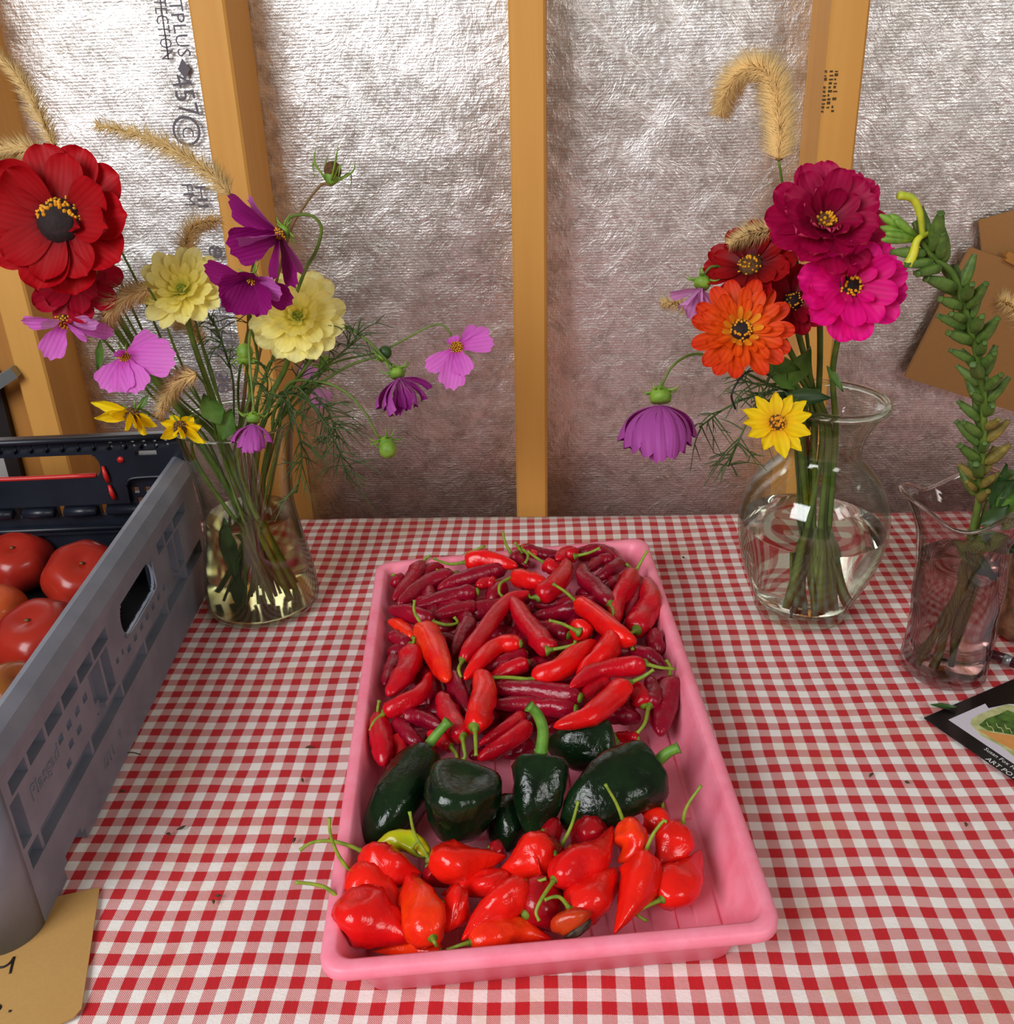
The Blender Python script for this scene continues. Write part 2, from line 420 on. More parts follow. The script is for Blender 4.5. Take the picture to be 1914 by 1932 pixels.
stud('trim_5', (-180, 0), (44, 829), M['stud2'], d0=.03, depth=.07, label='pine stud in painted shade, doubled beside the stud above the crate')
# lumber stamp on the right stud's side edge
mb = MB(); f0 = wall_pt(1549, 175, .012)
_, lo, up, side, out = st3
for r in range(11):
    for q in range(3):
        if random.random() < .72:
            a = f0 + up*(.019-.0038*r) + side*(.002+.0052*q) + out*.0004
            w_, h_ = random.uniform(.0016, .0044), random.uniform(.0012, .0028); n = len(mb.v)
            mb.v += [tuple(a), tuple(a+side*w_), tuple(a+side*w_+up*h_), tuple(a+up*h_)]; mb.f.append((n, n+1, n+2, n+3))
mb.build('grade_stamp', M['stamp'], bpy.data.objects['trim_3'], False)
# black post, pale board and strap at the far left
def px_box(name, mat, topc, botc, wpx, off, depth, label, cat):
    a, b = wall_pt(*topc, off), wall_pt(*botc, off); w = wpx*dep(b)/FPX; root = b.copy()
    mb = MB()
    for p in (b, a):
        for s, d in ((-w/2, 0), (w/2, 0), (w/2, -depth), (-w/2, -depth)): mb.v.append(tuple(p + WD*s + WN*d))
    for i in range(4):
        j = (i+1) % 4; mb.f.append((i, j, 4+j, 4+i))
    mb.f += [(3, 2, 1, 0), (4, 5, 6, 7)]
    return mb, root
mbp, _ = px_box('post', None, (-22, 700), (60, 1020), 24, .02, .022, '', '')
tag(mbp.build('black_post', M['black'], smooth=False), 'black metal post beside the doubled stud at the far left', 'post')
mbp, _ = px_box('board', None, (-70, 700), (20, 1020), 60, .05, .012, '', '')
tag(mbp.build('grey_panel', M['greyboard'], smooth=False), 'pale grey panel behind the black post at far left edge', 'panel')
mb = MB(); a, b = wall_pt(-40, 745, 0.0), wall_pt(30, 700, .004)
mb.tube([a, a.lerp(b, .5), b], [.009, .010, .009], 4)
br = mb.build('joist_strap', M['steel'], smooth=False); tag(br, 'galvanised metal strap nailed to the stud above the crate', 'bracket')

# printed lettering on the foil
def text_mesh(txt, size, ext=0.0, sp=1.0):
    cu = bpy.data.curves.new('t', 'FONT'); cu.body = txt; cu.size = size; cu.extrude = ext; cu.space_character = sp; cu.resolution_u = 2
    o = bpy.data.objects.new('t', cu); C.objects.link(o)
    dg = bpy.context.evaluated_depsgraph_get(); me = bpy.data.meshes.new_from_object(o.evaluated_get(dg))
    bpy.data.objects.remove(o); bpy.data.curves.remove(cu); return me
def text_on(txt, name, mat, parent, p0, p1, normal, height, ext=0.0, align_top=False, fit=False):
    """writing that starts at p0 and runs towards p1; height = cap height"""
    me = text_mesh(txt, height/.70, ext); X = (p1-p0); L = X.length; X.normalize()
    Z = (normal - X*normal.dot(X)).normalized(); Y = Z.cross(X)
    if fit:
        w = max(v.co.x for v in me.vertices); k = L/w
        for v in me.vertices: v.co.x *= k
    mw = Matrix.Translation(p0) @ Matrix((X, Y, Z)).transposed().to_4x4()
    return link(name, me, mat, parent, mw)
def foil_text(txt, a, b, h, name='printed_lettering'):
    return text_on(txt, name, M['ink'], wall, wall_pt(*a, FOIL-.007), wall_pt(*b, FOIL-.007), WN, h, fit=True)
foil_text('PROTECTION', (281, -60), (306, 112), .014)
foil_text('ESTPLUS', (311, -40), (337, 108), .015)
foil_text('457', (321, 142), (342, 222), .023)
foil_text('FM', (342, 345), (350, 388), .013); foil_text('HI', (367, 348), (375, 392), .013)
foil_text('8', (392, 462), (396, 488), .017)
foil_text('CE 8', (392, 590), (404, 668), .013); foil_text('LISTED', (412, 575), (424, 680), .013)
foil_text('36', (404, 700), (412, 742), .018)
mb = MB(); a = wall_pt(294, -60, FOIL-.007); b = wall_pt(318, 112, FOIL-.007); mb.tube([a, b], .0009, 4); mb.build('printed_rule', M['ink'], wall)
def flat_ring(ca, r0, r1, mat, seg=28):
    mb = MB(); cc = wall_pt(*ca, FOIL-.007)
    for i in range(seg):
        th = 2*math.pi*i/seg; d = WD*math.cos(th)+Vector((0, 0, math.sin(th))); mb.v += [tuple(cc+d*r0), tuple(cc+d*r1)]
    for i in range(seg):
        j = (i+1) % seg; mb.f.append((2*i, 2*i+1, 2*j+1, 2*j))
    return mb
flat_ring((352, 247), .0135, .0165, M['ink']).build('printed_mark', M['ink'], wall)
foil_text('C', (341, 240), (346, 260), .014, 'printed_mark')
mb = MB(); cc = wall_pt(347, 130, FOIL-.007)
for k in range(4):
    th = k*math.pi/2; mb.v.append(tuple(cc + (WD*math.cos(th)*.007+Vector((0, 0, math.sin(th)*.011)))))
mb.f.append((0, 1, 2, 3)); mb.build('printed_mark', M['ink'], wall, False)

# ------------------------------------------------------------ table and cloth
tb = thing('table', (0, .45, -.78), 'folding table under the red gingham cloth', 'table')
def edge_y(x): return YB + SL*x
mb = MB(); z0, z1 = -.034, -.006
q = [(-1.15, -.30), (1.15, -.30), (1.15, edge_y(1.15)-.006), (-1.15, edge_y(-1.15)-.006)]
for z in (z0, z1):
    for x, y in q: mb.v.append((x, y, z))
mb.f += [(3, 2, 1, 0), (4, 5, 6, 7)] + [(i, (i+1) % 4, 4+(i+1) % 4, 4+i) for i in range(4)]
mb.build('table_top', M['table'], tb, False)
for x, y in ((-1.05, -.2), (1.05, -.2), (-1.05, .95), (1.05, .95)):
    MB().tube([(x, y, -.78), (x, y, -.034)], .016, 10).build('leg', M['steel'], tb)
me = bpy.data.meshes.new('tablecloth'); NX, NY = 200, 190; vv = []; ff = []; run = []
def cloth_z(x, y, e):
    b = .0012*noise.noise(Vector((x*7, y*9, 1.3))) + .0006*noise.noise(Vector((x*24, y*30, 4)))
    k = max(0, min(1, (y-(e-.30))/.22)); b += k*.0030*noise.noise(Vector((x*4, y*34, 8))) + .0028*k*max(0, noise.noise(Vector((x*9+3, y*22, 5))))*(1 if x > .3 else .3)
    return b - .0022
for j in range(NY+1):
    for i in range(NX+1):
        x = lerp(-1.2, 1.2, i/NX); e = edge_y(x)
        t = j/NY
        if t <= .90:
            y = lerp(-.33, e-.004, t/.90); z = cloth_z(x, y, e)
            if t > .885: z -= .0012*(t-.885)/.015
            run.append(0.0)
        else:
            u = (t-.90)/.10; y = e-.004 + .006*min(1, u*8); z = cloth_z(x, e-.004, e)-.0012 - .14*u
            run.append(.14*u)
        vv.append((x, y, z))
for j in range(NY):
    for i in range(NX):
        a = j*(NX+1)+i; ff.append((a, a+1, a+NX+2, a+NX+1))
me.from_pydata(vv, [], ff); me.update(); me.polygons.foreach_set('use_smooth', [True]*len(me.polygons))
at = me.attributes.new('run', 'FLOAT', 'POINT'); at.data.foreach_set('value', run)
clo = link('tablecloth', me, M['cloth']); tag(clo, 'red and white gingham tablecloth spread over the table', 'tablecloth')

# ------------------------------------------------------------ pink tray
RZ = .0475
TC = [at_z(598, 1838, RZ), at_z(1482, 1757, RZ), at_z(1219, 1012, RZ), at_z(711, 1060, RZ)]
def tray_pt(u, v, z):                               # u across, v along, both -1..1, on the tray's own footprint
    a, b = (u+1)/2, (v+1)/2
    p = (TC[0]*(1-a)+TC[1]*a)*(1-b) + (TC[3]*(1-a)+TC[2]*a)*b
    return Vector((p.x, p.y, z))
TW, TL = (TC[1]-TC[0]).length/2, (TC[3]-TC[0]).length/2
def ring(inset, z, rad, n=7):                       # rounded rectangle, inset in metres
    out = []
    for cx, cy, a0 in ((1, -1, -90), (1, 1, 0), (-1, 1, 90), (-1, -1, 180)):
        for k in range(n+1):
            th = math.radians(a0+90*k/n)
            x = cx*(TW-inset-rad)+rad*math.cos(th); y = cy*(TL-inset-rad)+rad*math.sin(th)
            out.append(tray_pt(x/TW, y/TL, z))
    return out
tray = thing('seedling_tray', tray_pt(0, 0, 0), 'pink plastic tray holding red chilies and dark green peppers', 'tray')
prof = [(.0, .0435, .016), (.0, .0500, .016), (.002, .0525, .015), (.0080, .0525, .012), (.0100, .0512, .011), (.0115, .044, .012), (.0225, .0072, .014), (.025, .0062, .014)]
prof_o = [(.0235, .0010, .014), (.0220, .0010, .015), (.0150, .030, .014), (.0110, .0405, .014), (.0015, .0410, .015)]
mb = MB(); rings = [ring(i_, z_ if z_ < .01 else .0062+(z_-.0062)*(RZ-.0062)/.0463, r_) for i_, z_, r_ in prof_o+prof]
k = len(rings[0])
for r in rings: mb.v += [tuple(p) for p in r]
for i in range(len(rings)-1):
    for j in range(k):
        j2 = (j+1) % k; mb.f.append((i*k+j, i*k+j2, (i+1)*k+j2, (i+1)*k+j))
mb.f.append(tuple(range(k-1, -1, -1)))              # underside
mb.f.append(tuple((len(rings)-1)*k+j for j in range(k)))
mb.build('tray_shell', M['tray'], tray)
def tray_box(name, u0, u1, v0, v1, z0, z1):
    mb = MB(); b = .0012
    for z, ins in ((z0, 0), (z1-.0006, 0), (z1, b)):
        for u, v in ((u0+ins/TW, v0+ins/TL), (u1-ins/TW, v0+ins/TL), (u1-ins/TW, v1-ins/TL), (u0+ins/TW, v1-ins/TL)): mb.v.append(tuple(tray_pt(u, v, z)))
    for r in range(2):
        for i in range(4): mb.f.append((r*4+i, r*4+(i+1) % 4, r*4+4+(i+1) % 4, r*4+4+i))
    mb.f.append((8, 9, 10, 11))
    return mb.build(name, M['tray'], tray, False)
for r in range(8):                                  # raised floor ribs, broken by cross channels
    u = -.74+.205*r
    for v0, v1 in ((-.90, -.50), (-.45, .02), (.07, .5), (.55, .90)):
        tray_box('floor_rib', u, u+.115, v0, v1, .0060, .0084)
for u in (-.62, -.30, .02, .34, .64): tray_box('tray_foot', u-.07, u+.07, -.862, -.835, .0004, .0022)

# ------------------------------------------------------------ crate
def cell_panel(rects, s0, s1, t0, t1, base, back0, place):
    """stepped plate: rects (s0, s1, t0, t1, depth or None for a hole) over a base depth"""
    ss = sorted({round(x, 5) for r in rects for x in r[:2]} | {s0, s1}); ss = [x for x in ss if s0 <= x <= s1]
    ts = sorted({round(x, 5) for r in rects for x in r[2:4]} | {t0, t1}); ts = [x for x in ts if t0 <= x <= t1]
    D = {}; BK = {}
    for i in range(len(ss)-1):
        for j in range(len(ts)-1):
            cs, ct = (ss[i]+ss[i+1])/2, (ts[j]+ts[j+1])/2; d = base
            for r in rects:
                if r[0] <= cs <= r[1] and r[2] <= ct <= r[3]:
                    d = r[4]
                    if len(r) > 5: BK[i, j] = r[5]
            D[i, j] = d
    mb = MB()
    def q(*pts):
        n = len(mb.v); mb.v.extend(tuple(place(*p)) for p in pts); mb.f.append((n, n+1, n+2, n+3))
    for (i, j), d in D.items():
        if d is None: continue
        back = BK.get((i, j), back0)
        a, b, c_, e = ss[i], ss[i+1], ts[j], ts[j+1]
        q((a, c_, d), (b, c_, d), (b, e, d), (a, e, d)); q((a, e, back), (b, e, back), (b, c_, back), (a, c_, back))
        for di, dj, p0, p1 in ((-1, 0, (a, e), (a, c_)), (1, 0, (b, c_), (b, e)), (0, -1, (a, c_), (b, c_)), (0, 1, (b, e), (a, e))):
            nb = D.get((i+di, j+dj)); lo = back if nb is None else nb
            if lo < d: q((*p0, lo), (*p1, lo), (*p1, d), (*p0, d))
    return mb
CX, CY0, CY1, CH = -.334, .510, .985, .150; CYS = .475
crate = thing('harvest_crate', (CX-.19, (CY0+CY1)/2, 0), 'grey folding plastic harvest crate holding tomatoes', 'crate')
SLN = CY1-CYS; S0 = CY0-CYS
P_R = lambda s, t, d: Vector((CX+d, CYS+s, t))
R = []
R.append((S0+.006, SLN-.012, .045, .061, -.0085))                       # long channel
for s in (.06, .16, .235, .30, .37, .44): R.append((s, s+.004, .045, .061, -.001))
xs = [.044, .074, .105, .136, .168, .200, .236]
for a, b in zip(xs, xs[1:]): R.append((a, b-.004, .107, .119, -.009))
for a, b in ((.375, .395), (.399, .425), (.429, .47)): R.append((a, b, .107, .119, -.009))
for a, b in ((.182, .206), (.210, .226), (.038, .052), (.400, .418), (.422, .440)): R.append((a, b, .066, .104, -.009))
for a, b in ((.186, .200), (.404, .416)): R.append((a, b, .061, .070, -.005))
for k_ in range(22):
    s = .02+.0212*k_
    if s > S0+.004 and not (.262 < s < .372): R.append((s, s+.0055, .126, .1305, None))
for k_ in range(7): R.append((.262+.0175*k_, .270+.0175*k_, .0715, .0775, None))
for k_ in range(4): R.append((.116+.0165*k_, .1245+.0165*k_, .090, .0965, None))
for k_ in range(2): R.append((.128+.0165*k_, .1365+.0165*k_, .076, .082, None)); R.append((.236+.014*k_, .242+.014*k_, .078, .083, None))
R.append((.118, .126, .066, .072, None))
hx0, hx1, hz0, hz1 = .262, .352, .086, .117
R.append((hx0-.008, hx1+.008, hz0-.008, hz1+.003, 0, -.0025))                          # hand hole with stepped round ends
for k_ in range(6):
    e = .012*(1-math.cos(math.asin(min(1, (k_+.5)/6))))
    zc = (hz0+hz1)/2; hh = (hz1-hz0)/2
    R.append((hx0+e, hx1-e, zc-hh*(k_+1)/6, zc-hh*k_/6, None)); R.append((hx0+e, hx1-e, zc+hh*k_/6, zc+hh*(k_+1)/6, None))
R.append((.076, .118, 0, .010, None)); R.append((.082, .112, .010, .016, None))
sw = cell_panel(R, S0, SLN, 0, .137, 0, -.0095, P_R).build('side_wall', M['crate'], crate, False)
# rounded near corner, sloped rim
mb = MB(); n = 8
for z in (0, .137):
    for i in range(n+1):
        th = math.pi/2*i/n; mb.v.append((CX-.028+.028*math.cos(th), CY0-.028*math.sin(th), z))
    for i in range(n+1):
        th = math.pi/2*(n-i)/n; mb.v.append((CX-.028+.016*math.cos(th), CY0-.016*math.sin(th), z))
m_ = 2*(n+1)
for i in range(m_): mb.f.append((i, (i+1) % m_, m_+(i+1) % m_, m_+i))
mb.f += [tuple(range(m_-1, -1, -1)), tuple(range(m_, 2*m_))]
mb.build('corner_post', M['crate'], crate)
mb = MB(); secr = [(.003, .130), (.003, .137), (-.004, .147), (-.012, .1525), (-.016, .1525), (-.016, .138), (-.010, .132)]
for y in (CY0-.012, CY1):
    for x, z in secr: mb.v.append((CX+x, y, z))
k = len(secr)
for i in range(k): mb.f.append((i, k+i, k+(i+1) % k, (i+1) % k))
mb.f += [tuple(range(k)), tuple(range(2*k-1, k-1, -1))]
mb.build('side_rim', M['crate'], crate, False)
MB().tube(crm([P_R(hx0+.002, hz0+.004, .001), P_R(hx0+.012, hz0-.001, .001), P_R(hx1-.010, hz0-.001, .001), P_R(hx1, hz0+.006, .001), P_R(hx1, hz1-.004, .001)], 5), .0012, 6).build('handle_lip', M['crate'], crate)
text_on('Plasgad', 'embossed_lettering', M['crate'], sw, P_R(.064, .084, .0002), P_R(.108, .084, .0002), Vector((1, 0, 0)), .012, .0005)
text_on('6/11', 'embossed_lettering', M['crate'], sw, P_R(.170, .020, .0002), P_R(.20, .020, .0002), Vector((1, 0, 0)), .010, .0004)
text_on('9', 'embossed_lettering', M['crate'], sw, P_R(.207, .022, .0002), P_R(.22, .022, .0002), Vector((1, 0, 0)), .009, .0004)
# far wall, inner side in navy deepened to stand for shade
BX0 = CX-.40
P_B = lambda s, t, d: Vector((BX0+s, CY1-d, t))
BL = CX-BX0-.004
sx = lambda x: x-BX0
B = [(0, BL, .165, .1715, -.006)]
k_ = 0
while .005+.0165*k_ < BL-.02:
    B.append((.005+.0165*k_, .0185+.0165*k_, .1625, .1735, -.007)); k_ += 1
for k_ in range(6): B.append((sx(-.418+.0118*k_), sx(-.4135+.0118*k_), .1685, .1725, None)); B.append((sx(-.417+.0118*k_), sx(-.413+.0118*k_), .1635, .1655, None))
for k_ in range(6):
    e = .010*(1-math.cos(math.asin((k_+.5)/6))); zc, hh = .1455, .0135
    for q0, q1 in ((zc-hh*(k_+1)/6, zc-hh*k_/6), (zc+hh*k_/6, zc+hh*(k_+1)/6)): B.append((sx(-.560)+e, sx(-.428)-e, q0, q1, None))
B.append((sx(-.405), BL, .095, .128, -.006)); B.append((0, BL, .070, .101, -.005)); B.append((0, BL, .0, .066, -.006))
for r_ in range(2):
    for c_ in range(5): B.append((sx(-.402+.0125*c_+.002*r_), sx(-.395+.0125*c_+.002*r_), .110-.0125*r_, .117-.0125*r_, None))
B.append((sx(-.389), sx(-.366), .156, .161, None))
for x in (-.575, -.532, -.487, -.441): B.append((sx(x), sx(x+.008), .086, .101, None))
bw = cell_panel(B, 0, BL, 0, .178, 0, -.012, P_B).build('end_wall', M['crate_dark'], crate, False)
MB().tube([P_B(0, .1775, .004), P_B(BL, .1775, .004)], .0035, 8).build('end_rim', M['crate_dark'], crate)
MB().tube(crm([P_B(sx(-.562), .140, -.004), P_B(sx(-.548), .1335, -.004), P_B(sx(-.436), .1335, -.004)], 5), .0026, 8).build('handle_trim', M['redclip'], crate)['label'] = 'red trim along the lower edge of the hand slot'
MB().tube(crm([P_B(sx(-.405), .122, .001), P_B(sx(-.40), .129, .001), P_B(sx(-.385), .131, .001), P_B(BL, .131, .001)], 5), .0018, 6).build('end_rib', M['crate_dark'], crate)
for x0, z0_, x1, z1_ in ((-.4245, .146, -.4225, .128), (-.4225, .124, -.420, .108)):
    MB().tube([P_B(sx(x0), z0_, .002), P_B(sx((x0+x1)/2), (z0_+z1_)/2, .003), P_B(sx(x1), z1_, .002)], [.0016, .0028, .0026], 8).build('red_clip', M['redclip'], crate)
MB().tube([P_B(sx(-.405), .152, -.002), P_B(sx(-.405), .152, .0015)], .0035, 10).build('red_clip', M['redclip'], crate)
for xa, xb in ((BX0, -.577), (-.565, -.534), (-.522, -.489), (-.477, -.443), (-.431, CX-.004)): MB().tube([P_B(sx(xa), .0935, 0), P_B(sx(xb), .0935, 0)], .0056, 10).build('hinge_rail', M['crate_dark'], crate)
MB().tube([P_B(0, .073, .000), P_B(BL, .073, .000)], .003, 10).build('hinge_rail', M['crate_dark'], crate)
# floor, far-left and near walls of the crate (out of sight, but the crate is whole)
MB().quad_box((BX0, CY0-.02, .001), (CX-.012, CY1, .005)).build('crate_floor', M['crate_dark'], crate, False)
MB().quad_box((BX0-.012, CY0-.028, .001), (BX0, CY1+.006, .152)).build('side_wall', M['crate_dark'], crate, False)  # far-left wall coloured dark so the hand hole looks shaded inside
MB().quad_box((BX0, CY0-.028, .001), (CX-.028, CY0-.016, .150)).build('end_wall', M['crate'], crate, False)
MB().quad_box((BX0, CY0+.0, .005), (CX-.0125, CY1-.012, .0065)).build('floor_liner', M['black'], crate, False)
# ------------------------------------------------------------ tomatoes in the crate
def tomato(px, py, rpx, z, sq, mat, label, tilt=(0, 0), ribs=6, sd=0):
    c = at_z(px, py, z); r = rpx*dep(c)/FPX
    t = thing('tomato', (c.x, c.y, max(.0065, c.z-r*sq)), label, 'tomato', 'tomatoes in the crate')
    prof = []
    for i in range(25):
        a = math.pi*i/24; rr = r*math.sin(a)**.85 if 0 < i < 24 else 1e-5; zz = -r*sq*math.cos(a)
        if i > 18: zz -= r*.22*((i-18)/6)**2
        if i < 4: zz += r*.05*((4-i)/4)
        prof.append((rr, zz))
    rx, ry = tilt; Rm = Matrix.Rotation(rx, 3, 'X') @ Matrix.Rotation(ry, 3, 'Y')
    def wp(p, th, i):
        k = 1+.035*math.cos(ribs*th+sd)*math.sin(math.pi*i/24)+.04*noise.noise(Vector((math.cos(th)*1.2+sd, math.sin(th)*1.2, i*.12)))
        return Rm @ Vector((p.x*k, p.y*k, p.z))
    MB().lathe(prof, c, 44, False, wp).build('tomato_flesh', mat, t)
    d = Rm @ Vector((0, 0, -r*sq)) + c
    MB().lathe([(1e-5, 0), (.0022, .0004), (.0026, .0012), (1e-5, .0018)], tuple(c + Rm @ Vector((0, 0, r*sq*.80))), 10).build('stem_scar', M['bstem'], t)
tomato(160, 1090, 74, .047, .84, M['tom'], 'big pinkish red tomato nearest the crate side wall', (.5, .25), 7, 1)
tomato(75, 1205, 82, .046, .80, M['tom'], 'large glossy red tomato in front, below the biggest pair', (.3, -.1), 6, 2)
tomato(35, 1060, 63, .042, .82, M['tom'], 'red tomato at the back near the crate end wall', (.4, .1), 6, 3)
tomato(-2, 1152, 52, .036, .85, M['tom_o'], 'orange tomato cut off by the left picture edge', (.3, 0), 5, 4)
tomato(28, 1312, 66, .040, .9, M['tom_b'], 'brownish orange tomato nearest the front of the crate', (.2, .5), 5, 5)

# ------------------------------------------------------------ peppers
def frames(path):
    k = len(path); fr = []; t = (path[1]-path[0]).normalized(); a = Vector((0, 0, 1)) - t*t.z
    a = a.normalized() if a.length > .1 else t.orthogonal().normalized()
    for i in range(k):
        t2 = (path[min(i+1, k-1)]-path[max(i-1, 0)]).normalized(); a = a-t2*a.dot(t2); a.normalize(); fr.append((a.copy(), t2.cross(a), t2))
    return fr
def body(path, R, rings, seg=16, lobes=3, lam=.04, wr=.05, sd=0.0, wf=3.0):
    """skin a pepper: rings = (position along path 0..1, radius factor)"""
    mb = MB(); fr = frames(path); k = len(path)-1
    for i, (s, rf) in enumerate(rings):
        x = max(0, min(k-1e-6, s*k)); i0 = int(x); u = x-i0
        p = path[i0].lerp(path[i0+1], u); a, b, t = fr[i0]; a2, b2, _ = fr[i0+1]; a = a.lerp(a2, u); b = b.lerp(b2, u)
        for j in range(seg):
            th = 2*math.pi*j/seg; q = Vector((math.cos(th)*1.1+sd, math.sin(th)*1.1, s*wf+sd*.7))
            r = R*rf*(1+lam*math.cos(lobes*th+sd+s*1.5)+wr*2*noise.noise(q)+wr*1.2*noise.noise(q*2.7))
            mb.v.append(tuple(p + (a*math.cos(th)+b*math.sin(th))*r))
    m = len(rings)
    for i in range(m-1):
        for j in range(seg):
            j2 = (j+1) % seg; mb.f.append((i*seg+j, i*seg+j2, (i+1)*seg+j2, (i+1)*seg+j))
    mb.f.append(tuple(range(seg-1, -1, -1))); mb.f.append(tuple((m-1)*seg+j for j in range(seg)))
    return mb
RG_CHILI = [(.0, .30), (.012, .52), (.04, .76), (.09, .93), (.16, 1.0), (.26, 1.0), (.36, .98), (.46, .96), (.56, .93), (.66, .88), (.75, .80), (.83, .70), (.89, .58), (.94, .44), (.975, .28), (1.0, .08)]
RG_HAB = [(.0, .30), (.015, .46), (.05, .62), (.10, .80), (.16, .94), (.24, 1.02), (.32, 1.05), (.40, 1.03), (.48, .98), (.56, .90), (.64, .79), (.72, .65), (.80, .49), (.87, .34), (.93, .21), (.97, .12), (1.0, .03)]
RG_POB = [(.06, .06), (.06, .22), (.045, .40), (.012, .56), (.0, .72), (.012, .86), (.05, .97), (.11, 1.04), (.18, 1.08), (.27, 1.09), (.36, 1.08), (.45, 1.05), (.54, 1.0), (.63, .93), (.72, .83), (.80, .70), (.87, .55), (.93, .38), (.97, .23), (1.0, .05)]
KC = {'A': (680, 1000, 4.2), 'B': (960, 1000, 4.2), 'C': (560, 1320, 3.45), 'D': (980, 1320, 3.45)}
def cv(crop, p):
    ox, oy, s = KC[crop]; return ox+p[0]/s, oy+p[1]/s
def pz(crop, pts, zs):
    return [at_z(*cv(crop, p), z) for p, z in zip(pts, zs)]
def stem_path(start, crop, pts, lift):
    out = [start]; d0 = dep(start); py0 = cv(crop, pts[0])[1]
    for i, p in enumerate(pts[1:]):
        px, py = cv(crop, p)
        if py <= py0+2: q = at_d(px, py, d0-lift*(i+1)*.3)
        else: q = at_z(px, py, max(.014, start.z+.002-.004*i))
        if q.z < .012: q = at_z(px, py, .012)
        out.append(q)
    return out
def add_stem(root, pts3, r0, r1, cr, mcal, mstem):
    """calyx cap at the shoulder plus a tapering stalk"""
    d = (pts3[1]-pts3[0]).normalized()
    cal = [pts3[0]-d*cr*.55, pts3[0]-d*cr*.15, pts3[0]+d*cr*.25, pts3[0]+d*cr*.7]
    MB().tube(cal, [cr*1.02, cr*.86, cr*.45, r0*1.15], 10).build('calyx', mcal, root)
    p = crm(pts3, 5); n = len(p)
    MB().tube(p, [lerp(r0, r1, (i/(n-1))**.6)*(1+.35*(max(0, i/(n-1)-.9)*10)) for i in range(n)], 8).build('stem', mstem, root)
def pepper(kind, crop, pts, w, zs, mat, stem, label, group, name='chili_pepper', sd=0):
    n = len(pts)
    if not hasattr(zs, '__len__'): zs = [zs]*n
    P = pz(crop, pts, zs); path = crm(P, 7)
    px = [cv(crop, p) for p in pts]; R = w/KC[crop][2]/2*dep(P[n//2])/FPX
    low = min(p.z for p in P)-R
    root = thing(name, (P[0].x, P[0].y, max(.0085, low)), label, 'pepper', group)
    if kind == 'chili': mb = body(path, R, RG_CHILI, 16, 3, .05, .105, sd, 6.5)
    elif kind == 'hab': mb = body(path, R, RG_HAB, 20, 3, .09, .13, sd, 3.4)
    else: mb = body(path, R*1.06, RG_POB, 36, 3, .085, .06, sd, 3.2)
    mb.v = [(x, y, max(z, .0088)) for x, y, z in mb.v]   # skins rest on the ribs of the tray floor
    mb.build('pepper_skin', mat, root)
    d = (path[0]-path[1]).normalized()
    if stem:
        s3 = stem_path(P[0]+d*R*.05, crop, stem, .006)
        if kind == 'chili': add_stem(root, s3, .0019, .0013, R*.50, M['calyx'], M['stem'])
        elif kind == 'hab': add_stem(root, s3, .0016, .0010, R*.26, M['calyx'], M['stem'])
        else: add_stem(root, s3, .0050, .0036, R*.30, M['stem2'], M['stem2'])
    elif kind != 'pob':
        kc = 1.0 if kind == 'chili' else .5
        MB().tube([P[0]-d*R*.1, P[0]+d*R*.12*kc, P[0]+d*R*.25*kc], [R*.5*kc, R*.42*kc, R*.12*kc], 9).build('calyx', M['calyx'], root)
    return root, P, R
GC = 'long chilies heaped in the pink tray'
L = lambda n: .016+.0105*n                           # height of a layer of the heap
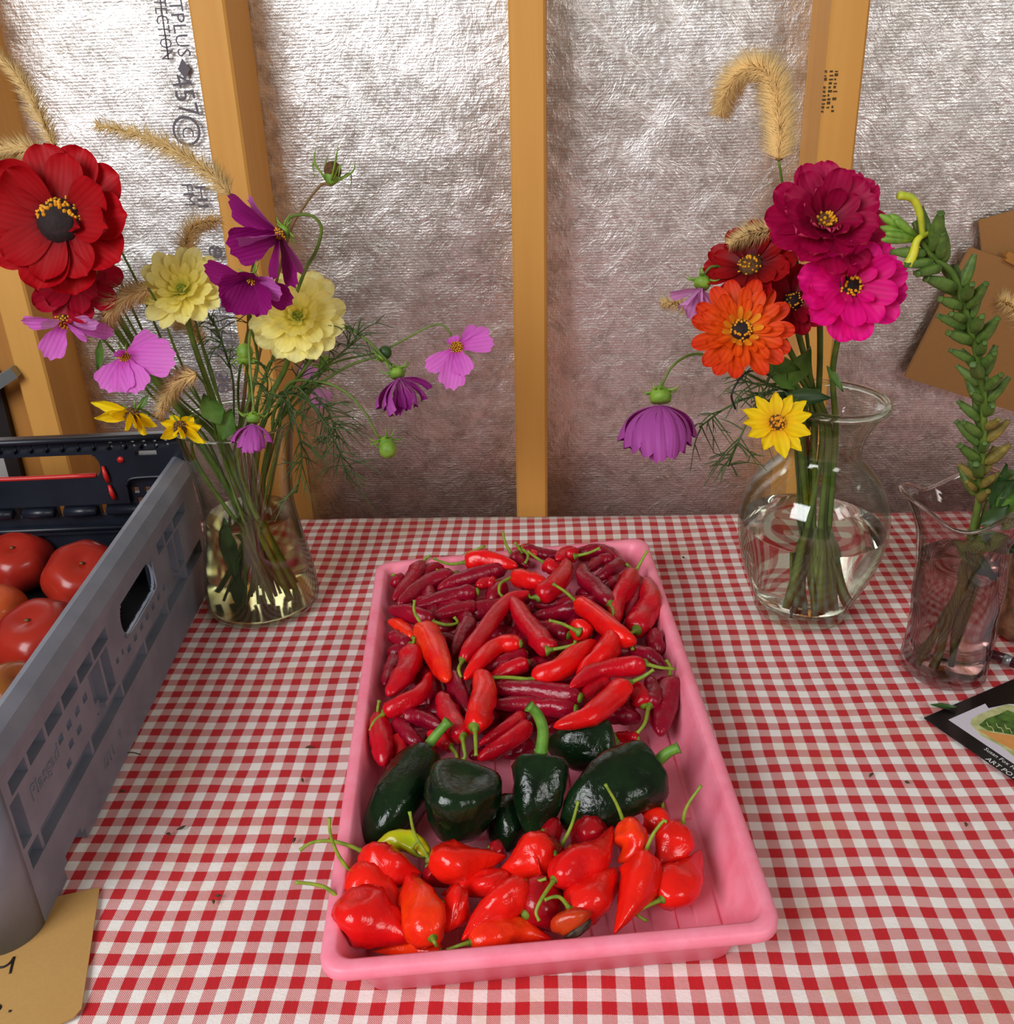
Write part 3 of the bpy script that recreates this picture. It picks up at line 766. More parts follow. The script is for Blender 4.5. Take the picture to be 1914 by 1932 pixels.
CH = [
 ('A', [(490,265),(400,400),(265,560)], 100, 'd', 2.6, [(490,265),(520,225),(555,205)], 'crimson chili lying along the tray left wall at back corner, stem up'),
 ('A', [(740,350),(500,440),(300,590)], 118, 'd', 2.3, [(740,350),(690,325),(600,318)], 'crimson chili second from the back left corner, tip to lower left'),
 ('A', [(725,245),(620,285),(480,360)], 90, 'd', 2.2, [(725,245),(830,195),(990,125)], 'crimson chili at the back left with a thick stem pointing to upper right'),
 ('A', [(835,255),(1000,232),(1250,290)], 110, 'b', 3.3, [(835,270),(720,270),(640,250),(580,225)], 'bright red chili at the back edge with stem curving left'),
 ('A', [(1150,305),(850,375),(610,470)], 104, 'd', 2.7, None, 'long stemless crimson chili below the bright red back-edge one'),
 ('A', [(930,490),(700,535),(440,610)], 116, 'd', 2.3, None, 'long stemless crimson chili at back left, third down from the rim'),
 ('A', [(1080,420),(1000,425),(920,440)], 88, 'r', 2.6, None, 'short red chili tip pointing at the viewer near back middle'),
 ('A', [(925,605),(750,640),(560,690)], 88, 'd', 2.3, [(925,605),(970,602),(1012,595)], 'crimson chili whose stem points right, left of the long crossed red chilies'),
 ('A', [(575,725),(400,660),(225,630)], 104, 'd', 2.8, [(575,730),(680,752),(770,735),(745,690)], 'crimson chili touching the left wall with a hooked green stem'),
 ('A', [(425,860),(330,765),(225,720)], 82, 'o', 2.3, None, 'slim orange-red chili against the left wall'),
 ('A', [(400,915),(310,870),(215,825)], 108, 'd', 2.0, None, 'crimson chili below the slim orange-red one at left wall'),
 ('A', [(500,770),(580,930),(690,1200)], 165, 'o', 3.7, [(495,760),(430,650),(430,555)], 'fat orange-red chili on top at left centre with upright stem'),
 ('B', [(40,370),(180,400),(320,440)], 112, 'b', 3.6, [(40,370),(-60,420),(-75,490),(-50,525)], 'bright red chili at back centre with big green calyx and drooping stem'),
 ('A', [(812,1035),(960,830),(1150,580),(1340,490)], 100, 'r', 3.9, [(812,1040),(780,1100),(800,1170)], 'long red chili lying diagonally across the heap, yellow calyx at lower left'),
 ('B', [(320,950),(240,860),(120,700),(15,520)], 132, 'r', 3.6, [(340,930),(430,932),(510,910),(530,880)], 'long glossy red chili running down right from the heap centre, blunt end low'),
 ('A', [(1272,900),(1100,915),(950,1040),(825,1185)], 112, 'b', 3.9, None, 'curved glossy red chili below the long diagonal one'),
 ('A', [(880,730),(820,810),(735,1000)], 104, 'd', 2.4, [(860,745),(820,760),(900,755)], 'crimson chili tucked left of the long diagonal red one'),
 ('A', [(1310,975),(1150,1040),(970,1110)], 92, 'd', 2.9, None, 'crimson chili just under the curved glossy red one'),
 ('A', [(1330,1050),(1180,1100),(1020,1190)], 104, 'r', 3.1, None, 'red chili second below the curved glossy red one'),
 ('A', [(410,925),(400,1060),(330,1180),(215,1310)], 150, 'r', 3.0, [(412,925),(425,880),(428,850)], 'stout wrinkled red chili down the left side of the heap'),
 ('A', [(285,1010),(240,1140),(190,1230)], 100, 'd', 1.8, None, 'dark chili between the stout wrinkled one and left wall'),
 ('A', [(190,1455),(330,1375),(480,1290),(555,1130)], 112, 'r', 3.4, [(190,1460),(110,1520),(80,1590)], 'bent red chili at left with a bright yellow-green calyx by the wall'),
 ('A', [(735,1155),(780,1280),(870,1470)], 112, 'd', 3.0, None, 'crimson chili between the fat orange-red one and the folded bright one'),
 ('A', [(910,1570),(955,1400),(985,1230),(925,1110)], 155, 'b', 4.1, [(912,1575),(915,1680),(918,1790)], 'bright red chili with bent top and straight stem pointing at viewer'),
 ('A', [(810,1640),(700,1460),(635,1285)], 132, 'r', 3.5, [(812,1645),(822,1720),(830,1800),(780,1835)], 'red chili pointing away, curled stem hanging over the green peppers'),
 ('A', [(350,1480),(480,1490),(660,1570)], 110, 'd', 2.9, None, 'wrinkled crimson chili lying crosswise at lower left of heap'),
 ('A', [(150,1490),(170,1680),(190,1870)], 142, 'r', 2.4, [(150,1490),(140,1430),(150,1350)], 'red chili standing down the tray wall at lower left'),
 ('A', [(280,1520),(380,1620),(490,1710)], 100, 'd', 2.4, None, 'crimson chili behind the leftmost green pepper'),
 ('A', [(290,1630),(320,1760),(335,1850)], 112, 'r', 1.9, None, 'red chili end beside the leftmost green pepper'),
 ('A', [(715,1715),(640,1665),(530,1600)], 92, 'r', 2.5, [(715,1715),(765,1790),(745,1880)], 'small red chili above the leftmost green pepper, stem hooked down'),
 ('A', [(1295,1465),(1150,1570),(940,1700)], 84, 'r', 2.7, None, 'slim red chili behind the upright green pepper'),
 ('A', [(1340,1545),(1150,1690),(930,1820)], 112, 'r', 2.8, None, 'red chili lying just above the stemless green pepper'),
 ('B', [(570,1330),(300,1285),(0,1260),(-130,1235)], 132, 'd', 3.2, None, 'long wrinkled crimson chili lying crosswise above the green peppers'),
 ('B', [(535,1420),(200,1390),(-150,1380)], 124, 'd', 2.8, None, 'long crimson chili second crosswise above the green peppers'),
 ('A', [(620,860),(700,868),(770,880)], 92, 'd', 1.8, None, 'crimson chili showing right of the fat orange-red one'),
 ('A', [(1190,720),(1120,735),(1050,745)], 90, 'd', 1.9, None, 'dark chili under the crossing of the two long red ones'),
 ('A', [(1130,450),(1070,500),(1030,590)], 110, 'd', 2.1, None, 'crimson chili under the drooping stem at back centre'),
 ('B', [(115,150),(280,195),(430,200)], 74, 'd', 3.0, [(120,160),(155,205),(130,265)], 'slim crimson chili along the back rim at centre'),
 ('B', [(530,205),(460,190),(380,235)], 92, 'r', 3.4, [(530,205),(640,180),(725,140)], 'red chili at the back rim with stem pointing right'),
 ('B', [(540,190),(760,170),(930,290)], 92, 'd', 2.6, None, 'long crimson chili leaning on the far right end of the tray'),
 ('B', [(225,530),(330,465),(440,350),(460,225)], 122, 'r', 3.4, [(225,530),(170,532),(150,490)], 'thick red chili at back centre curving down to a green calyx'),
 ('B', [(290,265),(350,300),(420,330)], 92, 'r', 2.8, [(290,265),(220,220),(150,168)], 'red chili at back centre with stem to upper left'),
 ('B', [(805,590),(720,490),(600,385),(590,270)], 112, 'd', 3.3, [(803,600),(830,650),(815,705)], 'S-shaped crimson chili at back right with a drooping stem'),
 ('B', [(830,230),(720,250),(630,320)], 82, 'd', 2.9, None, 'crimson chili behind the S-shaped one, blunt end to the right'),
 ('B', [(900,255),(800,320),(690,395)], 82, 'd', 3.0, [(905,260),(940,275),(965,295)], 'crimson chili in the crook of the S-shaped one'),
 ('B', [(1000,345),(920,460),(850,600),(862,730)], 120, 'r', 3.3, [(1002,335),(1050,250),(1100,165)], 'red chili at back right whose stem reaches over the rim'),
 ('B', [(1035,380),(985,560),(925,695)], 92, 'd', 2.5, [(930,690),(915,640),(922,580)], 'slim crimson chili between the two big ones at right wall'),
 ('B', [(1005,790),(1060,700),(1125,560),(1075,375)], 152, 'r', 2.6, [(1010,790),(970,815),(920,795)], 'thick red chili curved along the right wall'),
 ('B', [(545,575),(700,680),(880,835),(1015,895)], 132, 'b', 4.0, [(540,565),(450,490),(350,425)], 'bright red chili lying diagonally at upper right, long stem to upper left'),
 ('B', [(745,560),(560,620),(400,650),(180,690)], 112, 'd', 2.4, None, 'long crimson chili crossing under the bright diagonal one'),
 ('B', [(700,545),(400,585),(195,605)], 84, 'd', 2.1, None, 'crimson chili above the long one that crosses under the bright diagonal'),
 ('B', [(545,800),(590,790),(650,780)], 134, 'b', 3.4, [(530,800),(420,742),(320,715)], 'stubby bright red chili with starry green calyx and stem to the left'),
 ('B', [(480,835),(330,790),(180,780)], 122, 'd', 2.6, None, 'crimson chili left of the stubby bright one'),
 ('B', [(190,1185),(420,1090),(560,970),(690,885)], 134, 'b', 3.7, [(190,1180),(0,1168),(-160,1175),(-210,1205)], 'glossy red chili in the heap centre with a long stem lying left'),
 ('B', [(832,845),(780,950),(650,1080),(560,1180)], 142, 'b', 3.7, [(835,840),(880,805),(950,850),(985,950)], 'bright red chili at right centre with stem looped over it'),
 ('B', [(1090,1062),(900,1080),(680,1130),(485,1250)], 122, 'r', 4.0, [(1095,1065),(1200,1090),(1310,1100)], 'dark red chili at right centre, stem reaching to the right wall'),
 ('B', [(955,1215),(850,1310),(700,1440),(590,1500),(355,1560)], 146, 'b', 4.1, [(960,1205),(1070,1160),(1150,1105)], 'bright red chili at lower right with a bent thick tip on the green pepper'),
 ('B', [(775,1180),(680,1240),(575,1330)], 112, 'r', 3.0, None, 'red chili with folded end behind the bent bright one'),
 ('B', [(980,970),(1120,1010),(1240,1100)], 112, 'd', 2.3, None, 'crimson chili lying towards the right wall behind the reaching stem'),
 ('B', [(1150,830),(1170,900),(1190,990)], 112, 'd', 1.8, None, 'dark chili in shadow against the right wall'),
 ('B', [(1272,1200),(1240,1370),(1195,1620)], 172, 'd', 1.4, [(1272,1195),(1280,1090),(1250,1030)], 'fat crimson chili standing alone in the right wall groove'),
 ('B', [(1112,1395),(1142,1300),(1118,1160)], 122, 'd', 2.2, [(1112,1400),(1080,1530),(1020,1610)], 'crimson chili at right, stem hanging towards the bare tray floor'),
 ('B', [(1075,1395),(1040,1300),(1005,1210)], 112, 'r', 2.4, None, 'red chili with a cleft end beside the bent bright one'),
 ('B', [(760,1450),(900,1470),(1050,1495)], 112, 'd', 1.5, None, 'dark chili low in shadow at right edge of the heap'),
 ('B', [(1030,1655),(930,1640),(815,1632)], 74, 'r', .8, None, 'red chili lying flat behind the biggest green pepper'),
 ('B', [(930,1330),(950,1390),(970,1450)], 92, 'd', 1.5, None, 'dark chili peeping below the cleft red one'),
 ('B', [(150,1100),(230,1060),(320,1040)], 98, 'd', 2.2, None, 'dark chili under the glossy red one at heap centre'),
 ('B', [(860,390),(810,440),(760,500)], 92, 'd', 2.3, None, 'dark chili under the one whose stem crosses the rim'),
 ('A', [(330,385),(290,410),(250,440)], 80, 'd', 2.2, [(330,385),(290,365),(250,352)], 'small dark chili wedged in the back left corner'),
 ('A', [(1200,195),(1260,240),(1330,290)], 90, 'd', 2.6, [(1200,180),(1150,100),(1130,15)], 'crimson chili at back rim with a tall stem sticking up'),
 ('A', [(1275,170),(1330,160),(1400,200)], 80, 'r', 3.0, [(1270,165),(1250,130),(1225,98)], 'small red chili at back rim with a short upright stem'),
 ('A', [(1090,1790),(980,1770),(860,1800)], 84, 'd', .7, None, 'dark chili low behind the stemless green pepper, left part'),
 ('A', [(1360,1700),(1250,1750),(1130,1800)], 84, 'd', .7, None, 'dark chili low between stemless and upright green peppers'),
 ('B', [(20,1640),(60,1560),(150,1500)], 90, 'd', .9, None, 'dark chili low behind the upright green pepper'),
 ('B', [(430,1530),(560,1500),(680,1470)], 90, 'd', .9, None, 'dark chili low behind the rear green pepper'),
 ('A', [(120,1560),(200,1600),(300,1620)], 90, 'd', 1.4, None, 'dark chili under the bent one by the left wall'),
]
cm = {'d': 'chili_d', 'r': 'chili_r', 'b': 'chili_b', 'o': 'chili_o'}
sd = 0.0
CHP = []
for crop, pts, w, c_, lay, stem, label in CH:
    sd += 1.37; z = L(lay); n = len(pts)
    zs = [z+.0025*math.sin(i*2.1+sd) for i in range(n)]
    CHP.append(pepper('chili', crop, pts, w*1.36, zs, M[cm[c_]], stem, label, GC, sd=sd))
# chilies buried deeper in the heap
random.seed(21)
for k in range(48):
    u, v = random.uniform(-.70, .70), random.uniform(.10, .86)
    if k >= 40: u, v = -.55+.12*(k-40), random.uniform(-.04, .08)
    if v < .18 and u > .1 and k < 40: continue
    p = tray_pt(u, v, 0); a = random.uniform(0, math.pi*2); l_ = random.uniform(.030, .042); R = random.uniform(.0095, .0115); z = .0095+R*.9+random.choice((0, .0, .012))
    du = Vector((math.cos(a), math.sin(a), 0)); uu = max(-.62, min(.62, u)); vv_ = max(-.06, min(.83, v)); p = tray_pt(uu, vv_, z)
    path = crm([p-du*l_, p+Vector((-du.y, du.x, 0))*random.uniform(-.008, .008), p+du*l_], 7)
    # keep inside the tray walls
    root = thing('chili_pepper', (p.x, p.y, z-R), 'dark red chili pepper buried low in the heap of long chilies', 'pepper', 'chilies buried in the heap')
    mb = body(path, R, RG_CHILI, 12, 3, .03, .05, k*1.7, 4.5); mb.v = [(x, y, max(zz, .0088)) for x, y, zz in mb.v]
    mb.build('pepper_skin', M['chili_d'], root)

GP = 'dark green poblano peppers in the pink tray'
pepper('pob', 'C', [(840,380),(720,580),(600,760),(440,930)], 330, [.044, .041, .036, .024], M['pob'], [(845,370),(870,280),(990,140)], 'leftmost dark green pepper, wrinkled, lying with stem up', GP, 'poblano_pepper', 1.0)
pepper('pob', 'C', [(1095,500),(1065,640),(1020,780),(940,910)], 440, [.076, .058, .043, .030], M['pob'], None, 'dark green pepper with a stemless hollow crown facing up', GP, 'poblano_pepper', 2.2)
pepper('pob', 'D', [(140,370),(130,520),(110,690),(70,900)], 320, [.066, .055, .044, .030], M['pob'], [(138,355),(155,200),(115,90),(62,42)], 'upright dark green pepper with the tallest stem', GP, 'poblano_pepper', 3.1)
pepper('pob', 'D', [(850,450),(690,540),(500,660),(270,830)], 400, [.048, .048, .044, .030], M['pob'], [(870,400),(960,350),(1040,312)], 'biggest dark green pepper, at right, stem pointing right', GP, 'poblano_pepper', 4.4)
pepper('pob', 'D', [(600,270),(480,290),(330,300),(180,300)], 290, [.034, .034, .033, .030], M['pob'], [(590,255),(545,160),(465,115)], 'dark green pepper behind the others, curved stem to upper left', GP, 'poblano_pepper', 5.5)
pepper('pob', 'C', [(1400,690),(1380,790),(1370,880),(1365,990)], 250, [.026, .025, .022, .018], M['pob'], None, 'small dark green pepper low between the stemless and upright ones', GP, 'poblano_pepper', 6.1)

GH = 'red lantern-shaped hot peppers at the front of the tray'
HB = [
 ('C', [(430,990),(560,1080),(680,1110),(810,1130)], 235, 'hab', 3.0, [(425,990),(340,950),(220,920),(100,930),(20,980)], 'red hot pepper at upper left whose long stem overhangs the left wall, arching down'),
 ('C', [(350,1125),(470,1220),(570,1300),(680,1430)], 250, 'hab', 2.6, [(350,1120),(270,1010),(220,880),(213,770)], 'lumpy red hot pepper by the left wall, stem rising steeply past the rim'),
 ('C', [(290,1310),(430,1420),(580,1480),(800,1560)], 320, 'hab', 2.6, [(290,1300),(200,1230),(100,1200),(-10,1190)], 'largest lumpy red hot pepper, in the near left corner'),
 ('C', [(885,1550),(830,1420),(775,1270),(715,1095)], 255, 'hab_o', 2.8, [(885,1555),(898,1580),(910,1600)], 'orange-streaked hot pepper pointing away with its tip up'),
 ('C', [(950,1350),(1010,1370),(1070,1400),(1140,1420)], 250, 'hab', 2.5, [(955,1350),(918,1370),(935,1475)], 'short red hot pepper with its round calyx facing left and curled stem'),
 ('C', [(1390,1180),(1240,1200),(1120,1220),(940,1270)], 165, 'hab', 2.6, None, 'smooth slim red hot pepper lying crosswise in the middle'),
 ('C', [(865,1030),(1020,1060),(1160,1050),(1370,1020)], 240, 'hab', 3.4, [(860,1020),(770,880),(735,730)], 'glossy red hot pepper below the stemless green one, stem straight up'),
 ('C', [(1500,1195),(1370,1290),(1240,1390),(1075,1565)], 205, 'hab', 3.2, [(1500,1200),(1560,1185),(1625,1165)], 'long tapering red hot pepper pointing to the near wall'),
 ('C', [(1130,1580),(1300,1515),(1450,1510),(1665,1560)], 205, 'hab_o', 2.0, [(1135,1580),(1060,1600),(980,1628)], 'red hot pepper along the near wall with green stem to the left'),
 ('C', [(940,1625),(800,1610),(680,1620),(505,1640)], 112, 'hab_o', 1.2, None, 'flat red hot pepper half hidden by the near rim'),
 ('D', [(235,1010),(120,1020),(0,1090),(-140,1130)], 260, 'hab', 3.2, None, 'plump red hot pepper with smooth rounded shoulder, centre of back row'),
 ('C', [(1250,960),(1310,990),(1370,1010)], 105, 'hab_d', 2.8, None, 'dull red hot pepper tip behind the glossy one'),
 ('C', [(850,1080),(910,1140),(990,1220)], 160, 'hab_d', 2.2, None, 'dark red hot pepper underneath the glossy one'),
 ('D', [(275,945),(230,980),(190,1000),(150,1010)], 170, 'hab_d', 2.7, [(275,940),(340,820),(385,660)], 'small red hot pepper with starry calyx and stem leaning right'),
 ('D', [(560,880),(470,880),(400,900),(340,950)], 220, 'hab_d', 2.4, None, 'wrinkled dark red hot pepper under the biggest green one'),
 ('C', [(1600,860),(1660,890),(1710,930)], 190, 'hab_d', 2.2, None, 'dark red hot pepper half hidden behind the plump smooth one'),
 ('D', [(230,1175),(380,1070),(520,1000),(610,820)], 225, 'hab', 3.7, [(225,1170),(150,1290),(110,1380),(130,1440)], 'long bright red hot pepper with upturned tip and drooping stem'),
 ('D', [(680,790),(735,890),(735,990),(640,1060)], 190, 'hab_o', 3.2, [(675,780),(630,670),(560,550)], 'orange-red hot pepper with curled tip and long stem to upper left'),
 ('D', [(930,715),(890,780),(860,820),(800,860)], 170, 'hab', 1.9, [(930,715),(932,670),(925,630)], 'small red hot pepper touching the biggest green one'),
 ('D', [(1060,825),(1010,910),(960,1000),(890,1110)], 215, 'hab', 2.2, [(1055,812),(1090,700),(1185,558)], 'red hot pepper at right with straight stem towards the bare floor'),
 ('D', [(820,1000),(800,1140),(735,1300),(620,1525)], 225, 'hab', 2.9, [(820,992),(870,880),(935,795),(960,795)], 'long red hot pepper pointing at the near wall with hooked stem'),
 ('D', [(925,1300),(1020,1220),(1110,1130),(1185,980)], 225, 'hab', 1.7, [(918,1300),(800,1360),(770,1400),(830,1440)], 'rightmost red hot pepper with curled stem on the bare floor'),
 ('D', [(370,1400),(460,1300),(560,1190),(655,1095)], 250, 'hab', 2.6, None, 'broad smooth red hot pepper with its tip to upper right'),
 ('D', [(40,1400),(130,1330),(200,1280),(270,1200)], 270, 'hab_d', 2.2, None, 'plump dark red hot pepper beneath the drooping stem'),
 ('D', [(330,1365),(345,1430),(370,1480),(400,1530)], 230, 'hab_rot', 2.9, [(335,1360),(270,1290),(220,1285),(165,1305)], 'bruised orange-brown hot pepper with a black rotten spot'),
 ('D', [(440,1200),(360,1240),(300,1260)], 120, 'hab_d', 1.7, None, 'dark red hot pepper in the gap beside the broad smooth one'),
]
for crop, pts, w, c_, lay, stem, label in HB:
    sd += 1.91; z = L(lay); n = len(pts); zs = [lerp(z, max(.014, z-.010), i/(n-1)) for i in range(n)]
    rt, P_, R_ = pepper('hab', crop, pts, w*1.10, zs, M[c_], stem, label, GH, 'lantern_pepper', sd)
    if c_ == 'hab_rot':
        c0 = P_[2].lerp(P_[3], .12); mb = body([c0-(P_[3]-P_[2])*.25, c0, c0+(P_[3]-P_[2])*.5, c0+(P_[3]-P_[2])*.95], R_*.86, [(0, .5), (.1, .9), (.3, 1.0), (.5, .98), (.7, .84), (.88, .55), (1, .1)], 16, 4, .05, .10, 2.0, 4)
        mb.build('rotten_spot', M['rot'], rt)['label'] = 'dry black rotten spot'
pepper('hab', 'C', [(860,1010),(720,925),(600,925),(490,965)], 135, [.040, .040, .040, .037], M['lime'], [(860,1020),(790,1015),(755,965),(785,920)], 'only lime green and yellow pepper, between green and red ones', GH, 'lantern_pepper', 3.3)
# ------------------------------------------------------------ vases
V1, V2, V3 = at_z(500, 1138, 0), at_z(1508, 1150, 0), at_z(1780, 1265, 0)
def vase(name, c, prof, wall_t, base_t, level, mg, mw, label, tilt=0.0, warp=None, seg=72, wlabel='', lip=.0):
    t = thing(name, c, label, 'vase')
    inner = [(max(.002, r-wall_t), z) for r, z in prof if z > base_t]
    inner = [(1e-5, base_t), (inner[0][0]*.6, base_t), (inner[0][0]*.95, base_t+.0006)] + inner
    mb = MB().lathe([(1e-5, .0004)] + prof + inner[::-1], (0, 0, 0), seg, False, warp)
    g = link('glass_body', mb.mesh('glass_body'), mg, t); g.rotation_euler = (0, tilt, 0)
    wp = [(1e-5, base_t+.0006)] + [(r-.0005, z) for r, z in inner[1:] if base_t+.0005 <= z < level]
    def rad(z):
        for (r0, z0), (r1, z1) in zip(inner[2:], inner[3:]):
            if z0 <= z <= z1: return lerp(r0, r1, (z-z0)/max(1e-6, z1-z0))
        return inner[-1][0]
    wp += [(rad(level)-.0005, level), (rad(level)*.5, level-.0004), (1e-5, level-.0004)]
    w = link('water', MB().lathe(wp, (0, 0, 0), seg, False, warp).mesh('water'), mw, t); w.rotation_euler = (0, tilt, 0)
    w['label'] = wlabel
    if lip:
        seg2 = 96; R_, Z_ = prof[-1]; ring_ = []
        for j in range(seg2+1):
            th = 2*math.pi*j/seg2; q = Vector(((R_-wall_t*.5)*math.cos(th), (R_-wall_t*.5)*math.sin(th), Z_)); ring_.append(warp(q, th, 0) if warp else q)
        rm = link('vase_rim', MB().tube(ring_, lip, 10, False).mesh('vase_rim'), M['rimglass'], t); rm.rotation_euler = (0, tilt, 0)
    return t
def smooth_prof(p, n=4):
    q = crm([Vector((r, z, 0)) for r, z in p], n); return [(max(1e-5, v.x), v.y) for v in q]
pr1 = smooth_prof([(.050, .0008), (.0565, .004), (.0592, .012), (.0580, .030), (.0535, .065), (.0485, .095), (.0462, .116), (.0470, .136), (.0505, .165), (.0560, .195), (.0590, .209), (.0598, .2105)])
vase('glass_vase', V1, pr1, .0022, .008, .108, M['g1'], M['w1'], 'flared clear glass vase beside the crate with amber water', wlabel='amber tinted water', lip=.0013)
pr2 = smooth_prof([(.040, .0006), (.0455, .004), (.0470, .012), (.0520, .026), (.0625, .052), (.0690, .076), (.0715, .098), (.0695, .120), (.0615, .141), (.0480, .158), (.0375, .169), (.0342, .177), (.0345, .187), (.0385, .202), (.0450, .214), (.0500, .220), (.0526, .2225), (.0530, .2250), (.0512, .2268)])
vase('glass_vase', V2, pr2, .0024, .013, .099, M['g2'], M['w2'], 'round-bellied clear glass vase with rolled rim, half full', tilt=math.radians(2.6), wlabel='clear water', lip=.0032)
def warp3(p, th, i):
    k = max(0, min(1, (p.z-.10)/.075)); kk = k*k
    wob = .0010*math.sin(5*th+p.z*60)+.0008*math.sin(3*th-p.z*90)
    r = math.hypot(p.x, p.y); s = (r+(wob if r > .004 else 0))/max(r, 1e-6)
    dz = kk*(.010*math.cos(3*(th-math.pi*.97)))
    spout = max(0, math.cos(th-math.pi*.97))**10*kk*.014
    return Vector((p.x*s + spout*math.cos(th), p.y*s + spout*math.sin(th), p.z+dz))
pr3 = smooth_prof([(.032, .0006), (.0365, .004), (.0375, .010), (.0370, .04), (.0372, .08), (.0378, .115), (.0392, .140), (.0425, .160), (.0470, .172), (.0490, .1755)])
vase('glass_pitcher', V3, pr3, .0022, .010, .118, M['g3'], M['w3'], 'slim lilac-tinted glass pitcher with wavy spouted rim at right', warp=warp3, wlabel='dull tinted water', lip=.0017)

# ------------------------------------------------------------ plant builders
SHAPES = {'zin': [(0, .26), (.22, .55), (.50, .92), (.72, 1.0), (.88, .92), (.96, .74), (1, .52)], 'cos': [(0, .16), (.25, .45), (.55, .86), (.80, 1.0), (.93, .97), (1, .84)],
          'sun': [(0, .42), (.25, .80), (.45, 1.0), (.65, .88), (.85, .48), (1, .03)], 'leaf': [(0, .06), (.15, .5), (.4, 1.0), (.65, .82), (.85, .42), (1, .02)]}
def petal_mesh(Ln, Wd, shape='zin', cup=.15, curl=.1, teeth=0.0, ruf=.03, sd=0.0, nu=10, nv=7, twist=0.0, bulge=0.0):
    mb = MB()
    for i in range(nu+1):
        u = i/nu if shape != 'zin' else 1-(1-i/nu)**1.5
        w = (interp(SHAPES[shape], u) if shape != 'zin' else (lerp(.26, 1, math.sin(min(1, u/.68)*math.pi/2)) if u < .68 else max(.06, math.sqrt(max(0, 1-((u-.68)/.325)**2)))))*Wd/2
        for j in range(nv):
            v = 2*j/(nv-1)-1; x = Ln*u
            if shape == 'cos': x -= Ln*.13*abs(v)**2.2*u**3
            if teeth: x -= teeth*Ln*(.5+.5*math.cos(v*math.pi*3))*u**6
            y = w*v; z = cup*Wd*v*v*(.35+.65*u) + curl*Ln*u*u - bulge*Ln*4*u*(1-u) + ruf*Ln*u*noise.noise(Vector((u*2.3+sd, v*1.7+sd*.6, sd))) + .012*Ln*math.cos(v*9)*u*(1-u*.4)
            if twist: y, z = y*math.cos(twist*u)-z*math.sin(twist*u), y*math.sin(twist*u)+z*math.cos(twist*u)
            mb.v.append((x, y, z))
    for i in range(nu):
        for j in range(nv-1):
            a = i*nv+j; mb.f.append((a, a+nv, a+nv+1, a+1))
    return mb.mesh('petal')
def basis(n):
    e1 = RT - n*RT.dot(n); e1 = e1.normalized() if e1.length > .2 else (UP-n*UP.dot(n)).normalized()
    return e1, n.cross(e1)
def put_petal(root, me, mat, c, n, phi, pitch, r0, name='petal', roll=0.0, lift=0.0, off=None):
    e1, e2 = basis(n); d = e1*math.cos(phi)+e2*math.sin(phi); X = d*math.cos(pitch)+n*math.sin(pitch); Y = -e1*math.sin(phi)+e2*math.cos(phi); Z = X.cross(Y)
    if roll: Y, Z = Y*math.cos(roll)+Z*math.sin(roll), Z*math.cos(roll)-Y*math.sin(roll)
    mw = Matrix.Translation(c + d*r0 + n*lift) @ Matrix((X, Y, Z)).transposed().to_4x4()
    return link(name, me, mat, root, mw)
def vase_path(pts, vc, neck, bot, zneck=.185, zb=.016):
    return pts + [Vector((vc.x+neck[0], vc.y+neck[1], zneck)), Vector((vc.x+lerp(neck[0], bot[0], .55), vc.y+lerp(neck[1], bot[1], .55), zneck*.5)), Vector((vc.x+bot[0], vc.y+bot[1], zb))]
def stalk(root, pts, r0, r1, mat, n=6, name='stem'):
    p = crm(pts, n); k = len(p); return MB().tube(p, [lerp(r0, r1, i/(k-1)) for i in range(k)], 8).build(name, mat, root)
def florets(c, n, rad, h, count, size, ring=None, sd=1, lift=0.0, half=False):
    rnd = random.Random(sd); mb = MB(); e1, e2 = basis(n)
    for i in range(count):
        if ring: r = rad*rnd.uniform(*ring)
        else: r = rad*math.sqrt((i+.5)/count)
        a = i*2.39996
        if half and (e1*math.cos(a)+e2*math.sin(a)).dot(UP) < .05: continue
        q = c + (e1*math.cos(a)+e2*math.sin(a))*r + n*(lift+h*(1-(r/rad)**2))
        d = (n + (e1*math.cos(a)+e2*math.sin(a))*rnd.uniform(.1, .9)).normalized()
        mb.tube([q-d*size*.4, q+d*size*.5, q+d*size], [size*.30, size*.42, size*.12], 5)
    return mb
